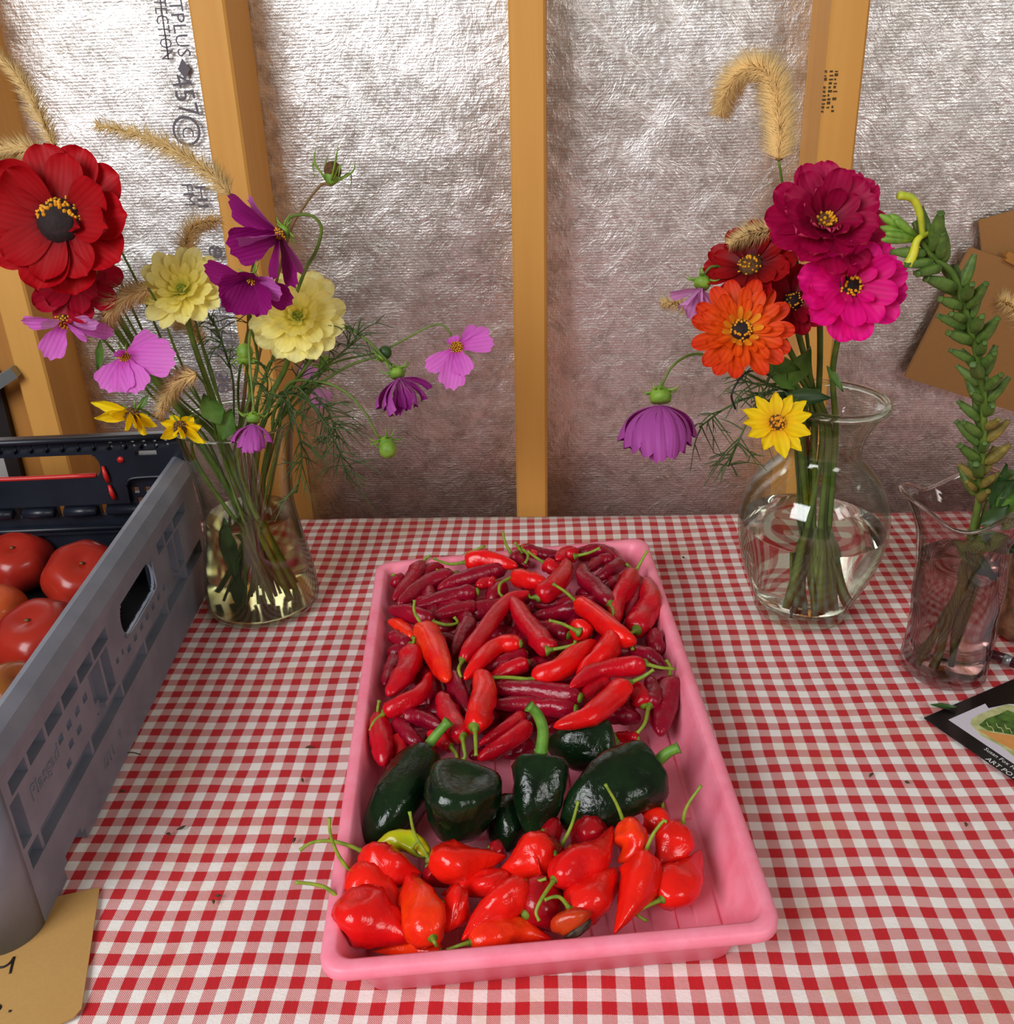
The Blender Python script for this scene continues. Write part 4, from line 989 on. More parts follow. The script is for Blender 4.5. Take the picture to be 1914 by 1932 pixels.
def zinnia(cpx, Y, Rpx, fac, rings, mat, label, sd=0, disc='dark', stem=None, vs_=None, wr=.52, flo=26, smat=None, cone=.30, extra=(), half=False):
    c = at_y(*cpx, Y); n = facing(*fac); R = Rpx*dep(c)/FPX; rnd = random.Random(sd)
    vc, neck, bot = vs_
    pts = vase_path([c-n*R*.10] + [at_y(*p) for p in stem], vc, neck, bot)
    root = thing('zinnia', pts[-1], label, 'flower', None)
    k = 0
    for rg in rings:
        cnt, lf, wf, pit, r0 = rg[:5]; rm_ = rg[5] if len(rg) > 5 else mat
        ms = [petal_mesh(R*lf, R*lf*wr*wf*rnd.uniform(.92, 1.1), 'zin', .10+.08*rnd.random(), rnd.uniform(-.02, .12), 0, .06, sd+q*3.7+k) for q in range(3)]
        ph = rnd.uniform(0, 6.28)
        for i in range(cnt):
            put_petal(root, ms[i % 3], rm_, c, n, ph+2*math.pi*i/cnt+rnd.uniform(-.12, .12), math.radians(pit+rnd.uniform(-9, 9)), R*r0, 'petal', rnd.uniform(-.22, .22), R*.02*k)
        k += 1
    for phi, lf, wf, pit in extra:
        put_petal(root, petal_mesh(R*lf, R*lf*wf, 'zin', .3, -.3, .03, .08, sd+phi), mat, c, n, math.radians(phi), math.radians(pit), R*.12)
    dm = {'dark': 'darkdisc', 'green': 'greendisc', 'brown': 'browndisc'}[disc]; dr = R*cone
    e1, e2 = basis(n); mb = MB()
    mb.lathe([(dr*.75, -.4*dr), (dr, 0), (dr*.92, dr*.35), (dr*.6, dr*.62), (1e-5, dr*.72)], (0, 0, 0), 18)
    Q = Matrix((e1, e2, n)).transposed(); mb.v = [tuple(c + Q @ Vector(v)) for v in mb.v]
    dsc = mb.build('disc', M[dm], root)
    if flo: stuff(florets(c, n, dr, dr*.72, flo, R*.085, (.45, .95) if disc == 'dark' else (.2, 1.0), sd, half=half).build('florets', M['pollen'] if disc != 'green' else M['greendisc'], dsc))
    mb = MB(); mb.lathe([(R*.03, -R*.26), (R*.10, -R*.22), (R*.17, -R*.10), (R*.15, -R*.01)], (0, 0, 0), 14); mb.v = [tuple(c + Q @ Vector(v)) for v in mb.v]
    mb.build('calyx', M['sepal'], root)
    pts[0] = c - n*R*.22
    stalk(root, pts, .0026, .0030, smat or M['green'])
    return root
def px_petals(root, c, n, petals, mat, shape, teeth=.05, sd=0, cup=.12, curl=-.10, name='petal', r0=.0, bulge=0.0, wk=1.0):
    d0 = dep(c)
    for i, p in enumerate(petals):
        tx, ty, off, w = p[:4]; w = w*wk
        tip = at_d(tx, ty, d0-off); X = tip-c; Ln = X.length; X.normalize(); base = c + X*r0
        N = n - X*n.dot(X)
        if N.length < .25: N = -FW + X*FW.dot(X)
        N.normalize(); Y = N.cross(X); Wd = w*d0/FPX
        me = petal_mesh(Ln-r0, Wd, shape, cup, curl if len(p) < 5 else p[4], teeth, .06, sd+i*2.3, bulge=bulge)
        link(name, me, mat if len(p) < 6 else p[5], root, Matrix.Translation(base) @ Matrix((X, Y, N)).transposed().to_4x4())
def sepals(root, c, n, r, cnt=8, droop=.5, ln=.012, sd=0, mat=None):
    mb = MB(); e1, e2 = basis(n)
    Q = Matrix((e1, e2, n)).transposed(); b = MB().lathe([(.0016, -r*1.5), (r*.7, -r*1.2), (r, -r*.5), (r*.9, 0), (1e-5, r*.1)], (0, 0, 0), 12); b.v = [tuple(c + Q @ Vector(v)) for v in b.v]
    cx_ = b.build('calyx', mat or M['sepal'], root)
    for i in range(cnt):
        a = 2*math.pi*i/cnt + .3*math.sin(i*3+sd); d = e1*math.cos(a)+e2*math.sin(a); p = c-n*r*1.0+d*r*.6
        mb.tube(crm([p, p+d*ln*.5+n*ln*(.10 if droop >= 0 else .45), p+d*ln*(.8+.2*math.sin(i*5+sd))*(1 if droop >= 0 else .62)-n*ln*droop*(.5+.5*math.sin(i*2+sd))], 4), [.0010, .0010, .0009, .0009, .0008, .0007, .0006, .0004, .0002], 5)
    stuff(mb.build('bracts', mat or M['sepal'], cx_))
def cosmos(cpx, Y, fac, petals, mat, label, stem, vs_, sd=0, disc=(.0055, 'pollen'), name='cosmos_flower', shape='cos', teeth=.06, cal=.005, smat=None, r_st=.0016, cup=.12, curl=-.10, flo=40, dn='browndisc', bract=.012, bulge=0.0, wk=1.0):
    c = at_y(*cpx, Y); n = facing(*fac); vc, neck, bot = vs_
    pts = vase_path([c-n*cal*1.6] + [at_y(*p) for p in stem], vc, neck, bot)
    root = thing(name, pts[-1], label, 'flower')
    px_petals(root, c, n, petals, mat, shape, teeth, sd, cup, curl, bulge=bulge, wk=wk)
    if disc:
        r, mm = disc; e1, e2 = basis(n); Q = Matrix((e1, e2, n)).transposed()
        b = MB().lathe([(r*.8, -r*.3), (r, 0), (r*.8, r*.5), (1e-5, r*.75)], (0, 0, 0), 14); b.v = [tuple(c + Q @ Vector(v)) for v in b.v]; dsc = b.build('disc', M[dn], root)
        stuff(florets(c, n, r, r*.7, flo, r*.34, None, sd+5).build('florets', M[mm], dsc))
    if cal: sepals(root, c-n*cal*.3, n, cal, 8, .5, bract, sd)
    stalk(root, pts, r_st*.8, r_st*1.3, smat or M['green'])
    return root
def bud(cpx, Y, fac, r, label, stem, vs_, core='sepal', sd=0, bract=.016, name='cosmos_bud', smat=None, r_st=.0013):
    c = at_y(*cpx, Y); n = facing(*fac); vc, neck, bot = vs_
    pts = vase_path([c-n*r*1.6] + [at_y(*p) for p in stem], vc, neck, bot)
    root = thing(name, pts[-1], label, 'flower bud')
    MB().ball(tuple(c), r, 14, 10, 1.05).build('bud', M[core], root)
    sepals(root, c-n*r*.35, n, r*.85, 8, .3 if bract < .02 else -1.3, bract, sd)
    stalk(root, pts, r_st*.8, r_st*1.3, smat or M['green'])
    return root
def foxtail(head, Y, rc, bl, cnt, mb_, label, stem, vs_, sd=0, name='foxtail_grass', smat=None, core=None, spread=1.0, rb=.00034):
    rnd = random.Random(sd); P = crm([at_y(*p, Y) if len(p) == 2 else at_y(*p) for p in head], 8); k = len(P)-1    # base of the spike first, tip last
    vc, neck, bot = vs_
    pts = vase_path([P[0]] + [at_y(*p) for p in stem], vc, neck, bot)
    root = thing(name, pts[-1], label, 'grass')
    MB().tube(P, [rc*(.55+.45*math.sin(math.pi*min(1, .15+i/k*.9)))*(1+.25*math.sin(i*5.1)) for i in range(k+1)], 7).build('seed_head', core or M['foxcore'], root)
    m = MB()
    for i in range(cnt):
        s = rnd.random()*k*.995; a = int(s); p = P[a].lerp(P[a+1], s-a); t = (P[a+1]-P[a]).normalized(); o = t.orthogonal().normalized(); b = t.cross(o); th = rnd.uniform(0, 6.283)
        d = (o*math.cos(th)+b*math.sin(th))*spread + t*rnd.uniform(.35, .9); d.normalize(); env = .55+.45*math.sin(math.pi*min(1, .2+.8*s/k))
        l_ = bl*1.35*env*rnd.uniform(.6, 1.15); m.spike(p, p+d*l_, rb)
    stuff(m.build('bristles', mb_, root))
    stalk(root, pts, .0011, .0013, smat or M['green'])
    return root
def leaf(root, a, b, w, mat, sd=0, cup=.25, curl=.05, up=None, name='leaf'):
    X = b-a; Ln = X.length; X.normalize(); N = (up or -FW); N = (N-X*N.dot(X)).normalized(); Y = N.cross(X)
    return link(name, petal_mesh(Ln, w, 'leaf', cup, curl, 0, .08, sd, 12, 7), mat, root, Matrix.Translation(a) @ Matrix((X, Y, N)).transposed().to_4x4())
def frond(pts, label, vs_, cnt, ln, sd=0, name='cosmos_leaf_sprig', mat=None, drop=.5, r=.00078):
    """feathery thread leaf: one rib with many thread-like branches"""
    rnd = random.Random(sd); vc, neck, bot = vs_; P3 = [at_y(*p) for p in pts]       # tip first
    path = vase_path(P3, vc, neck, bot); root = thing(name, path[-1], label, 'foliage', 'feathery leaf sprigs'); stalk(root, path, .0008, .0013, mat or M['thread'])
    P = crm(P3, 8); m = MB(); k = len(P)-1
    for i in range(cnt):
        s = rnd.random()*k*.98; a = int(s); p = P[a].lerp(P[a+1], s-a); t = (P[a]-P[a+1]).normalized()
        side = (RT*rnd.uniform(-1, 1)+UP*rnd.uniform(-.7, .7)+FW*rnd.uniform(-.8, .8)).normalized(); d = (t*.7+side).normalized(); l_ = ln*rnd.uniform(.45, 1.1)
        q1 = p+d*l_*.5; q2 = q1+(d*.6+side*.4+Vector((0, 0, -drop)))*l_*.5
        if q1.y > YB-.01 or q2.y > YB-.01: continue
        c3 = crm([p, q1, q2], 4); m.tube(c3, [r*(1-.6*j/8) for j in range(len(c3))], 4, False)
        if rnd.random() < .7:
            d2 = (d+side.cross(FW)*rnd.choice((-1, 1))*.8).normalized(); e = q1+d2*l_*.35; m.tube([q1, q1.lerp(e, .5)+Vector((0, 0, -.001)), e+Vector((0, 0, -drop*.006))], [r*.8, r*.7, r*.3], 4, False)
    stuff(m.build('thread_leaflets', mat or M['thread'], root))
    return root
# ------------------------------------------------------------ petal colours
PT = {}
PT['red'] = mat_petal('petal_red', srgb(70, 0, 10), srgb(160, 2, 14), srgb(186, 4, 20), srgb(150, 24, 36), .055, .25, 420, .22)
PT['red2'] = mat_petal('petal_dark_red', srgb(90, 2, 20), srgb(160, 6, 36), srgb(182, 8, 44), srgb(150, 24, 50), .034, .25, 420, .22)
PT['cream'] = mat_petal('petal_cream', srgb(214, 212, 70), srgb(255, 242, 124), srgb(255, 250, 172), srgb(252, 242, 160), .035, .10, 420, .35)
PT['orchid'] = mat_petal('petal_orchid', srgb(196, 60, 170), srgb(226, 108, 214), srgb(234, 128, 222), srgb(224, 132, 220), .045, .22, 520, .3)
PT['magenta'] = mat_petal('petal_magenta', srgb(96, 2, 70), srgb(138, 8, 104), srgb(150, 20, 120), srgb(186, 62, 168), .05, .2, 520, .25)
PT['lilac'] = mat_petal('petal_lilac', srgb(180, 60, 160), srgb(206, 104, 196), srgb(214, 116, 204), None, .05, .3, 520, .25)
PT['wilt'] = mat_petal('petal_wilted_purple', srgb(196, 120, 170), srgb(166, 50, 146), srgb(144, 36, 132), srgb(178, 80, 168), .04, .45, 620, .25)
PT['pale'] = mat_petal('petal_pale_pink', srgb(226, 150, 214), srgb(232, 166, 226), srgb(226, 150, 222), None, .04, .3, 520, .35)
PT['yellow'] = mat_petal('petal_yellow', srgb(244, 184, 4), srgb(255, 216, 8), srgb(255, 228, 24), None, .032, .2, 420, .3)
PT['crimson'] = mat_petal('petal_crimson', srgb(96, 0, 32), srgb(154, 0, 58), srgb(180, 2, 76), srgb(226, 80, 120), .04, .25, 420, .22)
PT['pink'] = mat_petal('petal_hot_pink', srgb(200, 0, 96), srgb(240, 8, 138), srgb(250, 22, 152), srgb(240, 60, 150), .042, .25, 420, .28)
PT['orange'] = mat_petal('petal_orange', srgb(222, 120, 20), srgb(244, 96, 16), srgb(226, 52, 14), srgb(236, 150, 50), .034, .4, 520, .25)

PT['orange2'] = mat_petal('petal_orange_yellow', srgb(226, 160, 30), srgb(240, 150, 30), srgb(246, 178, 60), None, .018, .3, 520, .25)

# ------------------------------------------------------------ left bouquet
va = lambda nx, ny, bx, by: (V1, (nx, ny), (bx, by))
zinnia((116, 418), .83, 122, (.05, -.10, .97), [(10, 1.0, 1.35, 6, .16), (8, .88, 1.25, 22, .14)], PT['red'], 'largest flower, a dark red zinnia at the left edge', 11, 'dark', [(185, 520, .86), (225, 600, .88), (300, 720, .91)], va(-.030, -.01, .020, .01), .56, 90, None, .36, ((-20, .42, .55, 62),), True)
zinnia((142, 528), .86, 74, (.08, -.05, .95), [(10, 1.0, 1.1, 4, .2), (8, .8, 1.1, 30, .2)], PT['red2'], 'smaller dark red zinnia just below the largest flower', 12, 'dark', [(190, 580, .87), (260, 680, .90), (330, 760, .92)], va(-.022, .01, .030, -.02), .6, 70, None, .40, (), True)
zinnia((345, 548), .88, 74, (.0, .22, .95), [(14, 1.0, .95, 6, .15), (12, .80, .95, 20, .14), (10, .58, .9, 38, .12), (9, .38, .8, 56, .08)], PT['cream'], 'pale yellow double zinnia left of the dark magenta cosmos', 13, 'green', [(358, 620, .89), (380, 690, .90), (405, 760, .915)], va(-.010, -.012, .034, -.010), .5, 30, None, .16)
zinnia((562, 598), .91, 80, (.10, .02, .97), [(14, 1.0, 1.0, 4, .15), (12, .84, 1.0, 20, .14), (10, .6, .9, 40, .12), (8, .36, .8, 60, .08)], PT['cream'], 'pale yellow double zinnia partly behind the dark magenta cosmos', 14, 'green', [(540, 690, .925), (515, 740, .93), (500, 790, .93)], va(.020, .004, -.025, .015), .55, 26, None, .18)
cosmos((122, 606), .85, (.05, -.72, .65), [(37, 613, .0, 34), (84, 618, .022, 34, -.2, PT['pale']), (90, 676, .012, 48), (148, 640, .026, 44, -.15), (213, 634, -.006, 42), (180, 612, .016, 34, -.1, PT['pale'])], PT['orchid'], 'orchid pink cosmos at far left, nodding, seen from the side', [(112, 572, .86), (150, 590, .87), (240, 690, .90), (330, 770, .92)], va(-.030, .004, .012, -.02), 21, (.0075, 'pollen'), r_st=.0013)
cosmos((236, 674), .85, (.12, -.05, .95), [(330, 676, .004, 74), (300, 638, .0, 56), (262, 738, .012, 58), (230, 738, .014, 44), (196, 736, .010, 60), (214, 652, .018, 26, .3)], PT['orchid'], 'orchid pink cosmos below the pale yellow zinnia, facing viewer', [(225, 650, .87), (280, 740, .89), (335, 790, .91)], va(-.034, -.012, .02, .02), 22, (.005, 'pollen'), r_st=.0013)
cosmos((530, 440), .87, (-.60, -.60, .45), [(418, 386, .0, 56, -.15), (430, 474, .006, 66), (452, 458, .022, 62, -.1, PT['lilac']), (512, 524, .010, 56), (552, 543, .006, 54), (566, 520, -.004, 36, -.1, PT['lilac']), (452, 382, -.006, 34, -.2, PT['lilac'])], PT['magenta'], 'uppermost dark magenta cosmos, nodding left under its hooked stem', [(548, 410, .885), (585, 406, .89), (606, 428, .895), (598, 470, .90), (572, 520, .905), (530, 640, .92), (490, 740, .93)], va(.014, .012, -.018, .018), 23, (.0055, 'pollen'), r_st=.0015, wk=1.25)
cosmos((476, 528), .86, (.0, -.66, .70), [(379, 512, .0, 46, -.12), (412, 546, .014, 46), (424, 584, .012, 50), (450, 588, .018, 60), (502, 588, .016, 54), (550, 572, .004, 50), (526, 552, .020, 46, -.1, PT['lilac']), (470, 520, .03, 40)], PT['magenta'], 'lower dark magenta cosmos in front of the stud, petals spread', [(478, 500, .88), (470, 560, .90), (468, 660, .92), (462, 740, .925)], va(.004, -.016, -.010, .03), 24, (.006, 'pollen'), wk=1.15, r_st=.0016, smat=M['bstem'])
cosmos((478, 800), .84, (.0, -.97, .20), [(434, 836, .006, 20), (448, 846, .014, 22), (460, 856, .018, 22), (474, 856, .020, 22), (488, 852, .020, 22), (500, 846, .014, 22), (516, 836, .006, 20), (470, 850, -.008, 24), (498, 848, -.008, 24)], PT['wilt'], 'small wilted purple cosmos hanging over the flared vase rim', [(478, 760, .85), (470, 660, .87), (475, 625, .89), (485, 700, .91)], va(.006, -.03, .012, .03), 25, None, cal=.0065, r_st=.0013, cup=.35, curl=.0, bulge=.14)
cosmos((752, 714), .90, (.25, -.90, .30), [(708, 772, .004, 24), (722, 776, .012, 28), (737, 787, .018, 32), (752, 786, .018, 30), (772, 776, .014, 32), (790, 768, .010, 32), (808, 752, .004, 30), (818, 728, -.006, 26), (760, 770, -.012, 34)], PT['wilt'], 'wilting purple cosmos on the arching stem at right of left bouquet', [(730, 680, .90), (690, 640, .905), (640, 618, .91), (580, 690, .92), (520, 770, .93)], va(.034, -.006, -.034, .012), 26, None, cal=.0075, r_st=.0015, cup=.28, curl=.0, bulge=.14)
cosmos((862, 656), .90, (.12, -.05, .98), [(934, 644, .0, 36), (926, 620, -.008, 28), (880, 706, .012, 40), (850, 734, .012, 52), (804, 698, .006, 34), (852, 634, .0, 26), (900, 612, -.01, 24)], PT['orchid'], 'orchid pink cosmos furthest right in the left bouquet', [(845, 622, .91), (815, 614, .912), (720, 662, .92), (620, 690, .925), (540, 770, .93)], va(.036, .010, -.03, -.01), 27, (.0058, 'pollen'), r_st=.0010)
cosmos((588, 728), 1.0, (.1, .1, .9), [(572, 684, .0, 28), (590, 690, .0, 24), (622, 758, .0, 30), (606, 770, .01, 28)], PT['pale'], 'pale pink cosmos half hidden behind the feathery leaves', [(575, 760, .98), (545, 800, .96)], va(.04, .02, -.01, -.02), 28, (.004, 'pollen'), r_st=.0011)
yk = dict(name='wild_sunflower', shape='sun', teeth=0, cal=.0045, r_st=.0014, cup=.18, curl=.10, dn='browndisc', wk=1.2)
cosmos((250, 783), .84, (-.15, -.55, .80), [(178, 754, .0, 24), (179, 784, .008, 22), (206, 776, .014, 24), (262, 800, .022, 26), (246, 812, .02, 24), (284, 818, .012, 28), (300, 800, .0, 24), (226, 770, -.01, 22)], PT['yellow'], 'yellow daisy-like flower over the crate, its petals swept left', [(262, 770, .86), (300, 790, .88), (340, 800, .90)], va(-.044, -.02, .01, .02), 31, (.0075, 'foxcore'), **yk)
cosmos((342, 806), .83, (.05, -.60, .78), [(302, 824, .004, 22), (306, 794, .0, 20), (326, 784, -.004, 22), (322, 818, .016, 24), (364, 786, -.002, 24), (382, 800, .004, 22), (394, 832, .008, 24), (350, 822, .02, 20)], PT['yellow'], 'yellow daisy-like flower drooping over the flared vase rim', [(350, 790, .86), (375, 790, .885)], va(-.036, -.03, .02, .0), 32, (.007, 'foxcore'), **yk)
bud((628, 322), .90, (.18, .95, .1), .0075, 'spent cosmos head on top, spiky green bracts around brown centre', [(605, 350, .90), (570, 395, .90), (545, 445, .90), (505, 600, .92), (480, 720, .93)], va(.008, .008, -.006, .02), 'browndisc', 3, .026, 'cosmos_seed_head', M['bstem'], .0014)
bud((732, 848), .89, (.25, -.9, .3), .0085, 'round green bud at the end of the low arching stem', [(712, 822, .895), (690, 780, .90), (650, 738, .91), (600, 720, .915), (540, 730, .925)], va(.04, -.004, -.02, .0), 'sepal', 4, .018)
bud((727, 665), .91, (.5, .6, .4), .0062, 'tiny dark bud on the thin side stem beside wilting cosmos', [(700, 676, .915), (640, 700, .92), (560, 760, .93)], va(.03, .016, -.02, .02), 'green_d', 5, .010)
bud((462, 664), .88, (.0, .9, .4), .0075, 'small green bud in the middle of the left bouquet', [(466, 700, .90), (470, 750, .91)], va(.0, -.01, .0, .02), 'sepal', 6, .012)
bud((614, 682), .93, (.3, .8, .3), .0058, 'small green bud under the partly hidden pale yellow zinnia', [(595, 720, .935), (550, 770, .94)], va(.03, .0, -.01, .0), 'sepal', 7, .010)
foxtail([(104, 276), (72, 210), (40, 150), (-12, 96)], .90, .0018, .012, 900, M['fox'], 'straight foxtail grass at upper left leaning out of frame', [(125, 302, .90), (205, 480, .91), (300, 680, .92)], va(-.016, .012, .01, -.01), 41, spread=.8)
foxtail([(90, 304), (66, 286), (30, 280), (-20, 292)], .92, .0018, .013, 700, M['fox'], 'foxtail grass bending left behind the largest flower', [(130, 380, .92), (240, 600, .925), (330, 740, .93)], va(-.02, .016, .014, .0), 42)
foxtail([(60, 350), (30, 328), (0, 320), (-30, 340)], .93, .0018, .013, 500, M['fox'], 'foxtail grass peeping from behind the largest flower at left edge', [(110, 430, .93), (240, 620, .935), (330, 750, .935)], va(-.022, .012, .02, .0), 43)
foxtail([(436, 368), (395, 326), (330, 284), (260, 254), (182, 236)], .90, .0020, .014, 1500, M['fox'], 'longest foxtail grass arching left across the printed foil', [(470, 420, .91), (478, 560, .92), (450, 720, .93)], va(.0, .02, .0, -.02), 44, spread=.85)
foxtail([(355, 490), (354, 455), (372, 424), (412, 416)], .93, .0022, .014, 900, M['fox_g'], 'small curled foxtail grass above the left pale yellow zinnia', [(358, 560, .935), (395, 700, .935), (420, 770, .935)], va(-.006, .018, .006, -.02), 45)
foxtail([(282, 546), (245, 556), (212, 580), (198, 618)], .86, .0026, .015, 1300, M['fox_g'], 'golden foxtail grass drooping between the red and pale yellow zinnias', [(300, 580, .87), (340, 680, .89), (380, 760, .91)], va(-.012, -.006, .024, .01), 46)
foxtail([(372, 706), (340, 716), (318, 742), (300, 784)], .86, .0026, .014, 900, M['fox_g'], 'seedy foxtail grass drooping towards the yellow daisy-like flowers', [(392, 740, .88)], va(-.012, -.02, .016, .02), 47)
foxtail([(382, 650), (368, 625), (350, 610), (330, 612)], .95, .0024, .013, 700, M['fox_g'], 'foxtail grass half hidden behind the left pale yellow zinnia stem', [(400, 700, .95), (420, 770, .945)], va(-.004, .02, -.01, -.02), 48)
foxtail([(232, 480), (225, 470), (218, 458)], .90, .0012, .006, 80, M['fox'], 'thin bare grass stalk right of the largest flower', [(262, 540, .90), (330, 690, .92)], va(-.01, .0, .02, .02), 49)
fr = 'feathery green leaf sprig '
frond([(680, 600, .90), (670, 640, .905), (640, 670, .91), (560, 740, .92)], fr+'rising beside the partly hidden pale yellow zinnia', va(.03, .0, -.02, .01), 26, .040, 51)
frond([(655, 905, .90), (640, 850, .90), (600, 780, .905), (550, 730, .915)], fr+'hanging lowest to the right of the flared vase', va(.034, -.01, -.02, .01), 34, .045, 52)
frond([(640, 830, .92), (615, 770, .92), (570, 735, .925)], fr+'drooping over the stud right of the vase', va(.03, .012, -.01, .01), 30, .045, 53)
frond([(560, 930, .88), (570, 860, .88), (555, 790, .89), (530, 740, .91)], fr+'hanging close along the right side of the flared vase', va(.02, -.02, .0, .01), 30, .042, 54)
frond([(400, 600, .91), (420, 650, .91), (440, 720, .92)], fr+'in the middle of the left bouquet under the magenta cosmos', va(.0, -.01, .01, .0), 26, .040, 55)
frond([(600, 640, .94), (575, 690, .94), (540, 750, .94)], fr+'behind the partly hidden pale yellow zinnia', va(.016, .016, -.01, .0), 26, .036, 56)
frond([(500, 690, .88), (505, 730, .89), (495, 770, .91)], fr+'short and upright above the flared vase rim', va(.0, -.02, .01, .0), 22, .032, 57)
lf = thing('flower_leaf', (V1.x, V1.y, .012), 'broad green leaves tucked into the flared vase', 'leaf')
stalk(lf, [at_y(402, 770, .89), Vector((V1.x-.012, V1.y-.012, .16)), Vector((V1.x, V1.y-.02, .10)), Vector((V1.x+.01, V1.y, .014))], .0012, .0016, M['green'])
leaf(lf, at_y(415, 800, .885), at_y(385, 740, .885), .022, M['leaf'], 1); leaf(lf, at_y(420, 830, .885), at_y(440, 770, .89), .020, M['leaf'], 2)
leaf(lf, Vector((V1.x-.020, V1.y-.022, .115)), Vector((V1.x-.012, V1.y-.034, .050)), .018, M['green_d'], 3); leaf(lf, Vector((V1.x-.012, V1.y-.03, .060)), Vector((V1.x-.014, V1.y-.028, .012)), .016, M['green_d'], 4)
leaf(lf, at_y(190, 640, .88), at_y(188, 700, .88), .008, M['leaf'], 5); leaf(lf, at_y(280, 745, .87), at_y(262, 775, .865), .007, M['leaf'], 6)

# ------------------------------------------------------------ right bouquet
vb = lambda nx, ny, bx, by: (Vector((V2.x+.006, V2.y, 0)), (nx, ny), (bx, by))
zinnia((1558, 420), .80, 100, (-.02, .18, .96), [(12, 1.0, 1.15, 6, .16), (11, .86, 1.15, 24, .15), (8, .62, 1.1, 48, .12)], PT['crimson'], 'crimson magenta zinnia on top of the right bouquet', 61, 'brown', [(1545, 520, .83), (1548, 640, .85), (1545, 740, .86)], vb(-.010, .0, .0, .012), .56, 22, None, .22, ((-95, .50, .62, 72), (-70, .46, .5, 74), (-120, .46, .5, 74)))
zinnia((1604, 540), .78, 92, (.08, -.02, .98), [(12, 1.0, 1.15, 4, .16), (9, .82, 1.15, 20, .15), (5, .50, .9, 45, .12)], PT['pink'], 'hot pink zinnia below the crimson magenta one', 62, 'dark', [(1585, 620, .82), (1572, 700, .84), (1576, 780, .855)], vb(.010, -.006, .018, .0), .56, 30, None, .24)
zinnia((1418, 502), .82, 76, (-.45, .38, .80), [(12, 1.0, 1.1, 2, .2), (10, .76, 1.1, 18, .2)], PT['red'], 'red zinnia between the crimson and orange ones, tilted left', 63, 'brown', [(1455, 590, .84), (1500, 680, .85), (1535, 750, .86)], vb(-.014, .006, .01, -.012), .55, 26, None, .30)
zinnia((1496, 568), .81, 58, (.05, .0, .98), [(10, 1.0, 1.1, 4, .2), (7, .75, 1.1, 22, .2)], PT['red2'], 'small dark red zinnia squeezed between orange and hot pink', 64, 'dark', [(1510, 640, .84), (1535, 740, .86)], vb(-.004, .012, -.004, .01), .6, 24, None, .32)
zinnia((1399, 624), .78, 80, (-.10, .04, .98), [(15, 1.0, .95, 4, .22), (12, .80, .9, 16, .22), (12, .56, .8, 28, .2), (11, .40, .75, 48, .22, PT['orange2'])], PT['orange'], 'orange zinnia with dark centre at the left of right bouquet', 65, 'dark', [(1450, 690, .82), (1510, 740, .85)], vb(-.020, -.004, .012, .01), .46, 30, None, .27)
zinnia((1466, 797), .77, 70, (-.02, .06, 1.0), [], PT['yellow'], 'yellow daisy-like flower in front of the round-bellied vase', 66, 'brown', [(1480, 770, .80), (1520, 755, .84)], vb(-.024, -.012, .01, .01), .46, 44, None, .22)
yd = [o for o in bpy.data.objects if o.get('label', '').startswith('yellow daisy-like flower in front')][0]; yd.name = 'wild_sunflower'
px_petals(yd, at_y(1466, 797, .77), facing(-.02, .06, 1), [(1531, 782, .0, 26), (1521, 757, -.004, 26), (1494, 745, -.002, 24), (1463, 739, .0, 26), (1425, 748, -.004, 25), (1400, 774, .0, 26), (1401, 798, .004, 24), (1410, 824, .004, 28), (1440, 850, .0, 28), (1481, 866, .004, 32), (1512, 852, .002, 28), (1530, 820, .004, 30)], PT['yellow'], 'sun', 0, 3, .16, .02, r0=.005)
cosmos((1322, 544), .82, (-.35, -.85, .30), [(1262, 552, .0, 36), (1278, 576, .012, 34), (1300, 607, .014, 42), (1322, 606, .012, 36), (1345, 596, .0, 34), (1352, 570, -.006, 30)], PT['pale'], 'pale pink cosmos nodding at the left of right bouquet', [(1328, 520, .825), (1345, 503, .83), (1375, 520, .835), (1440, 640, .845), (1510, 745, .86)], vb(-.020, .010, .0, .02), 71, None, cal=.007, r_st=.0012, cup=.2, curl=.06)
cosmos((1247, 764), .79, (.0, -.97, .2), [(1164, 832, .0, 36), (1178, 848, .012, 38), (1196, 856, .022, 40), (1218, 866, .028, 42), (1244, 874, .030, 44), (1270, 868, .028, 42), (1292, 856, .02, 40), (1308, 842, .008, 36), (1317, 826, -.004, 32), (1210, 852, -.014, 46), (1270, 856, -.014, 46)], PT['wilt'], 'wilted purple cosmos hanging like a bell left of right vase', [(1250, 725, .795), (1270, 690, .80), (1310, 668, .81), (1360, 680, .82), (1440, 720, .84), (1515, 758, .86)], vb(-.026, .0, .006, .02), 72, None, cal=.0095, r_st=.0012, cup=.30, curl=.0, bulge=.20)
foxtail([(1470, 302), (1472, 250), (1466, 190), (1448, 138), (1410, 130), (1376, 165), (1360, 214)], .84, .0042, .017, 6500, M['fox_g'], 'big fluffy golden foxtail grass hooked over at top right', [(1480, 368, .845), (1505, 520, .85), (1530, 700, .86)], vb(-.006, .010, .004, -.006), 73, rb=.00026)
foxtail([(1474, 430), (1440, 436), (1408, 444), (1378, 462)], .83, .0034, .012, 900, M['fox'], 'dark seedy foxtail grass left of the crimson magenta zinnia', [(1500, 470, .84), (1525, 640, .85)], vb(-.004, .014, .0, .006), 74, core=M['browndisc'])
foxtail([(1330, 575), (1300, 578), (1270, 572), (1250, 572)], .86, .0020, .010, 500, M['fox'], 'faint foxtail grass behind the pale pink cosmos', [(1400, 610, .86), (1500, 730, .865)], vb(-.02, .014, -.006, .01), 75)
frond([(1375, 880, .80), (1395, 830, .80), (1430, 770, .81), (1500, 745, .84)], fr+'hanging at the left of the round-bellied vase', vb(-.026, -.01, .0, .0), 26, .040, 76)
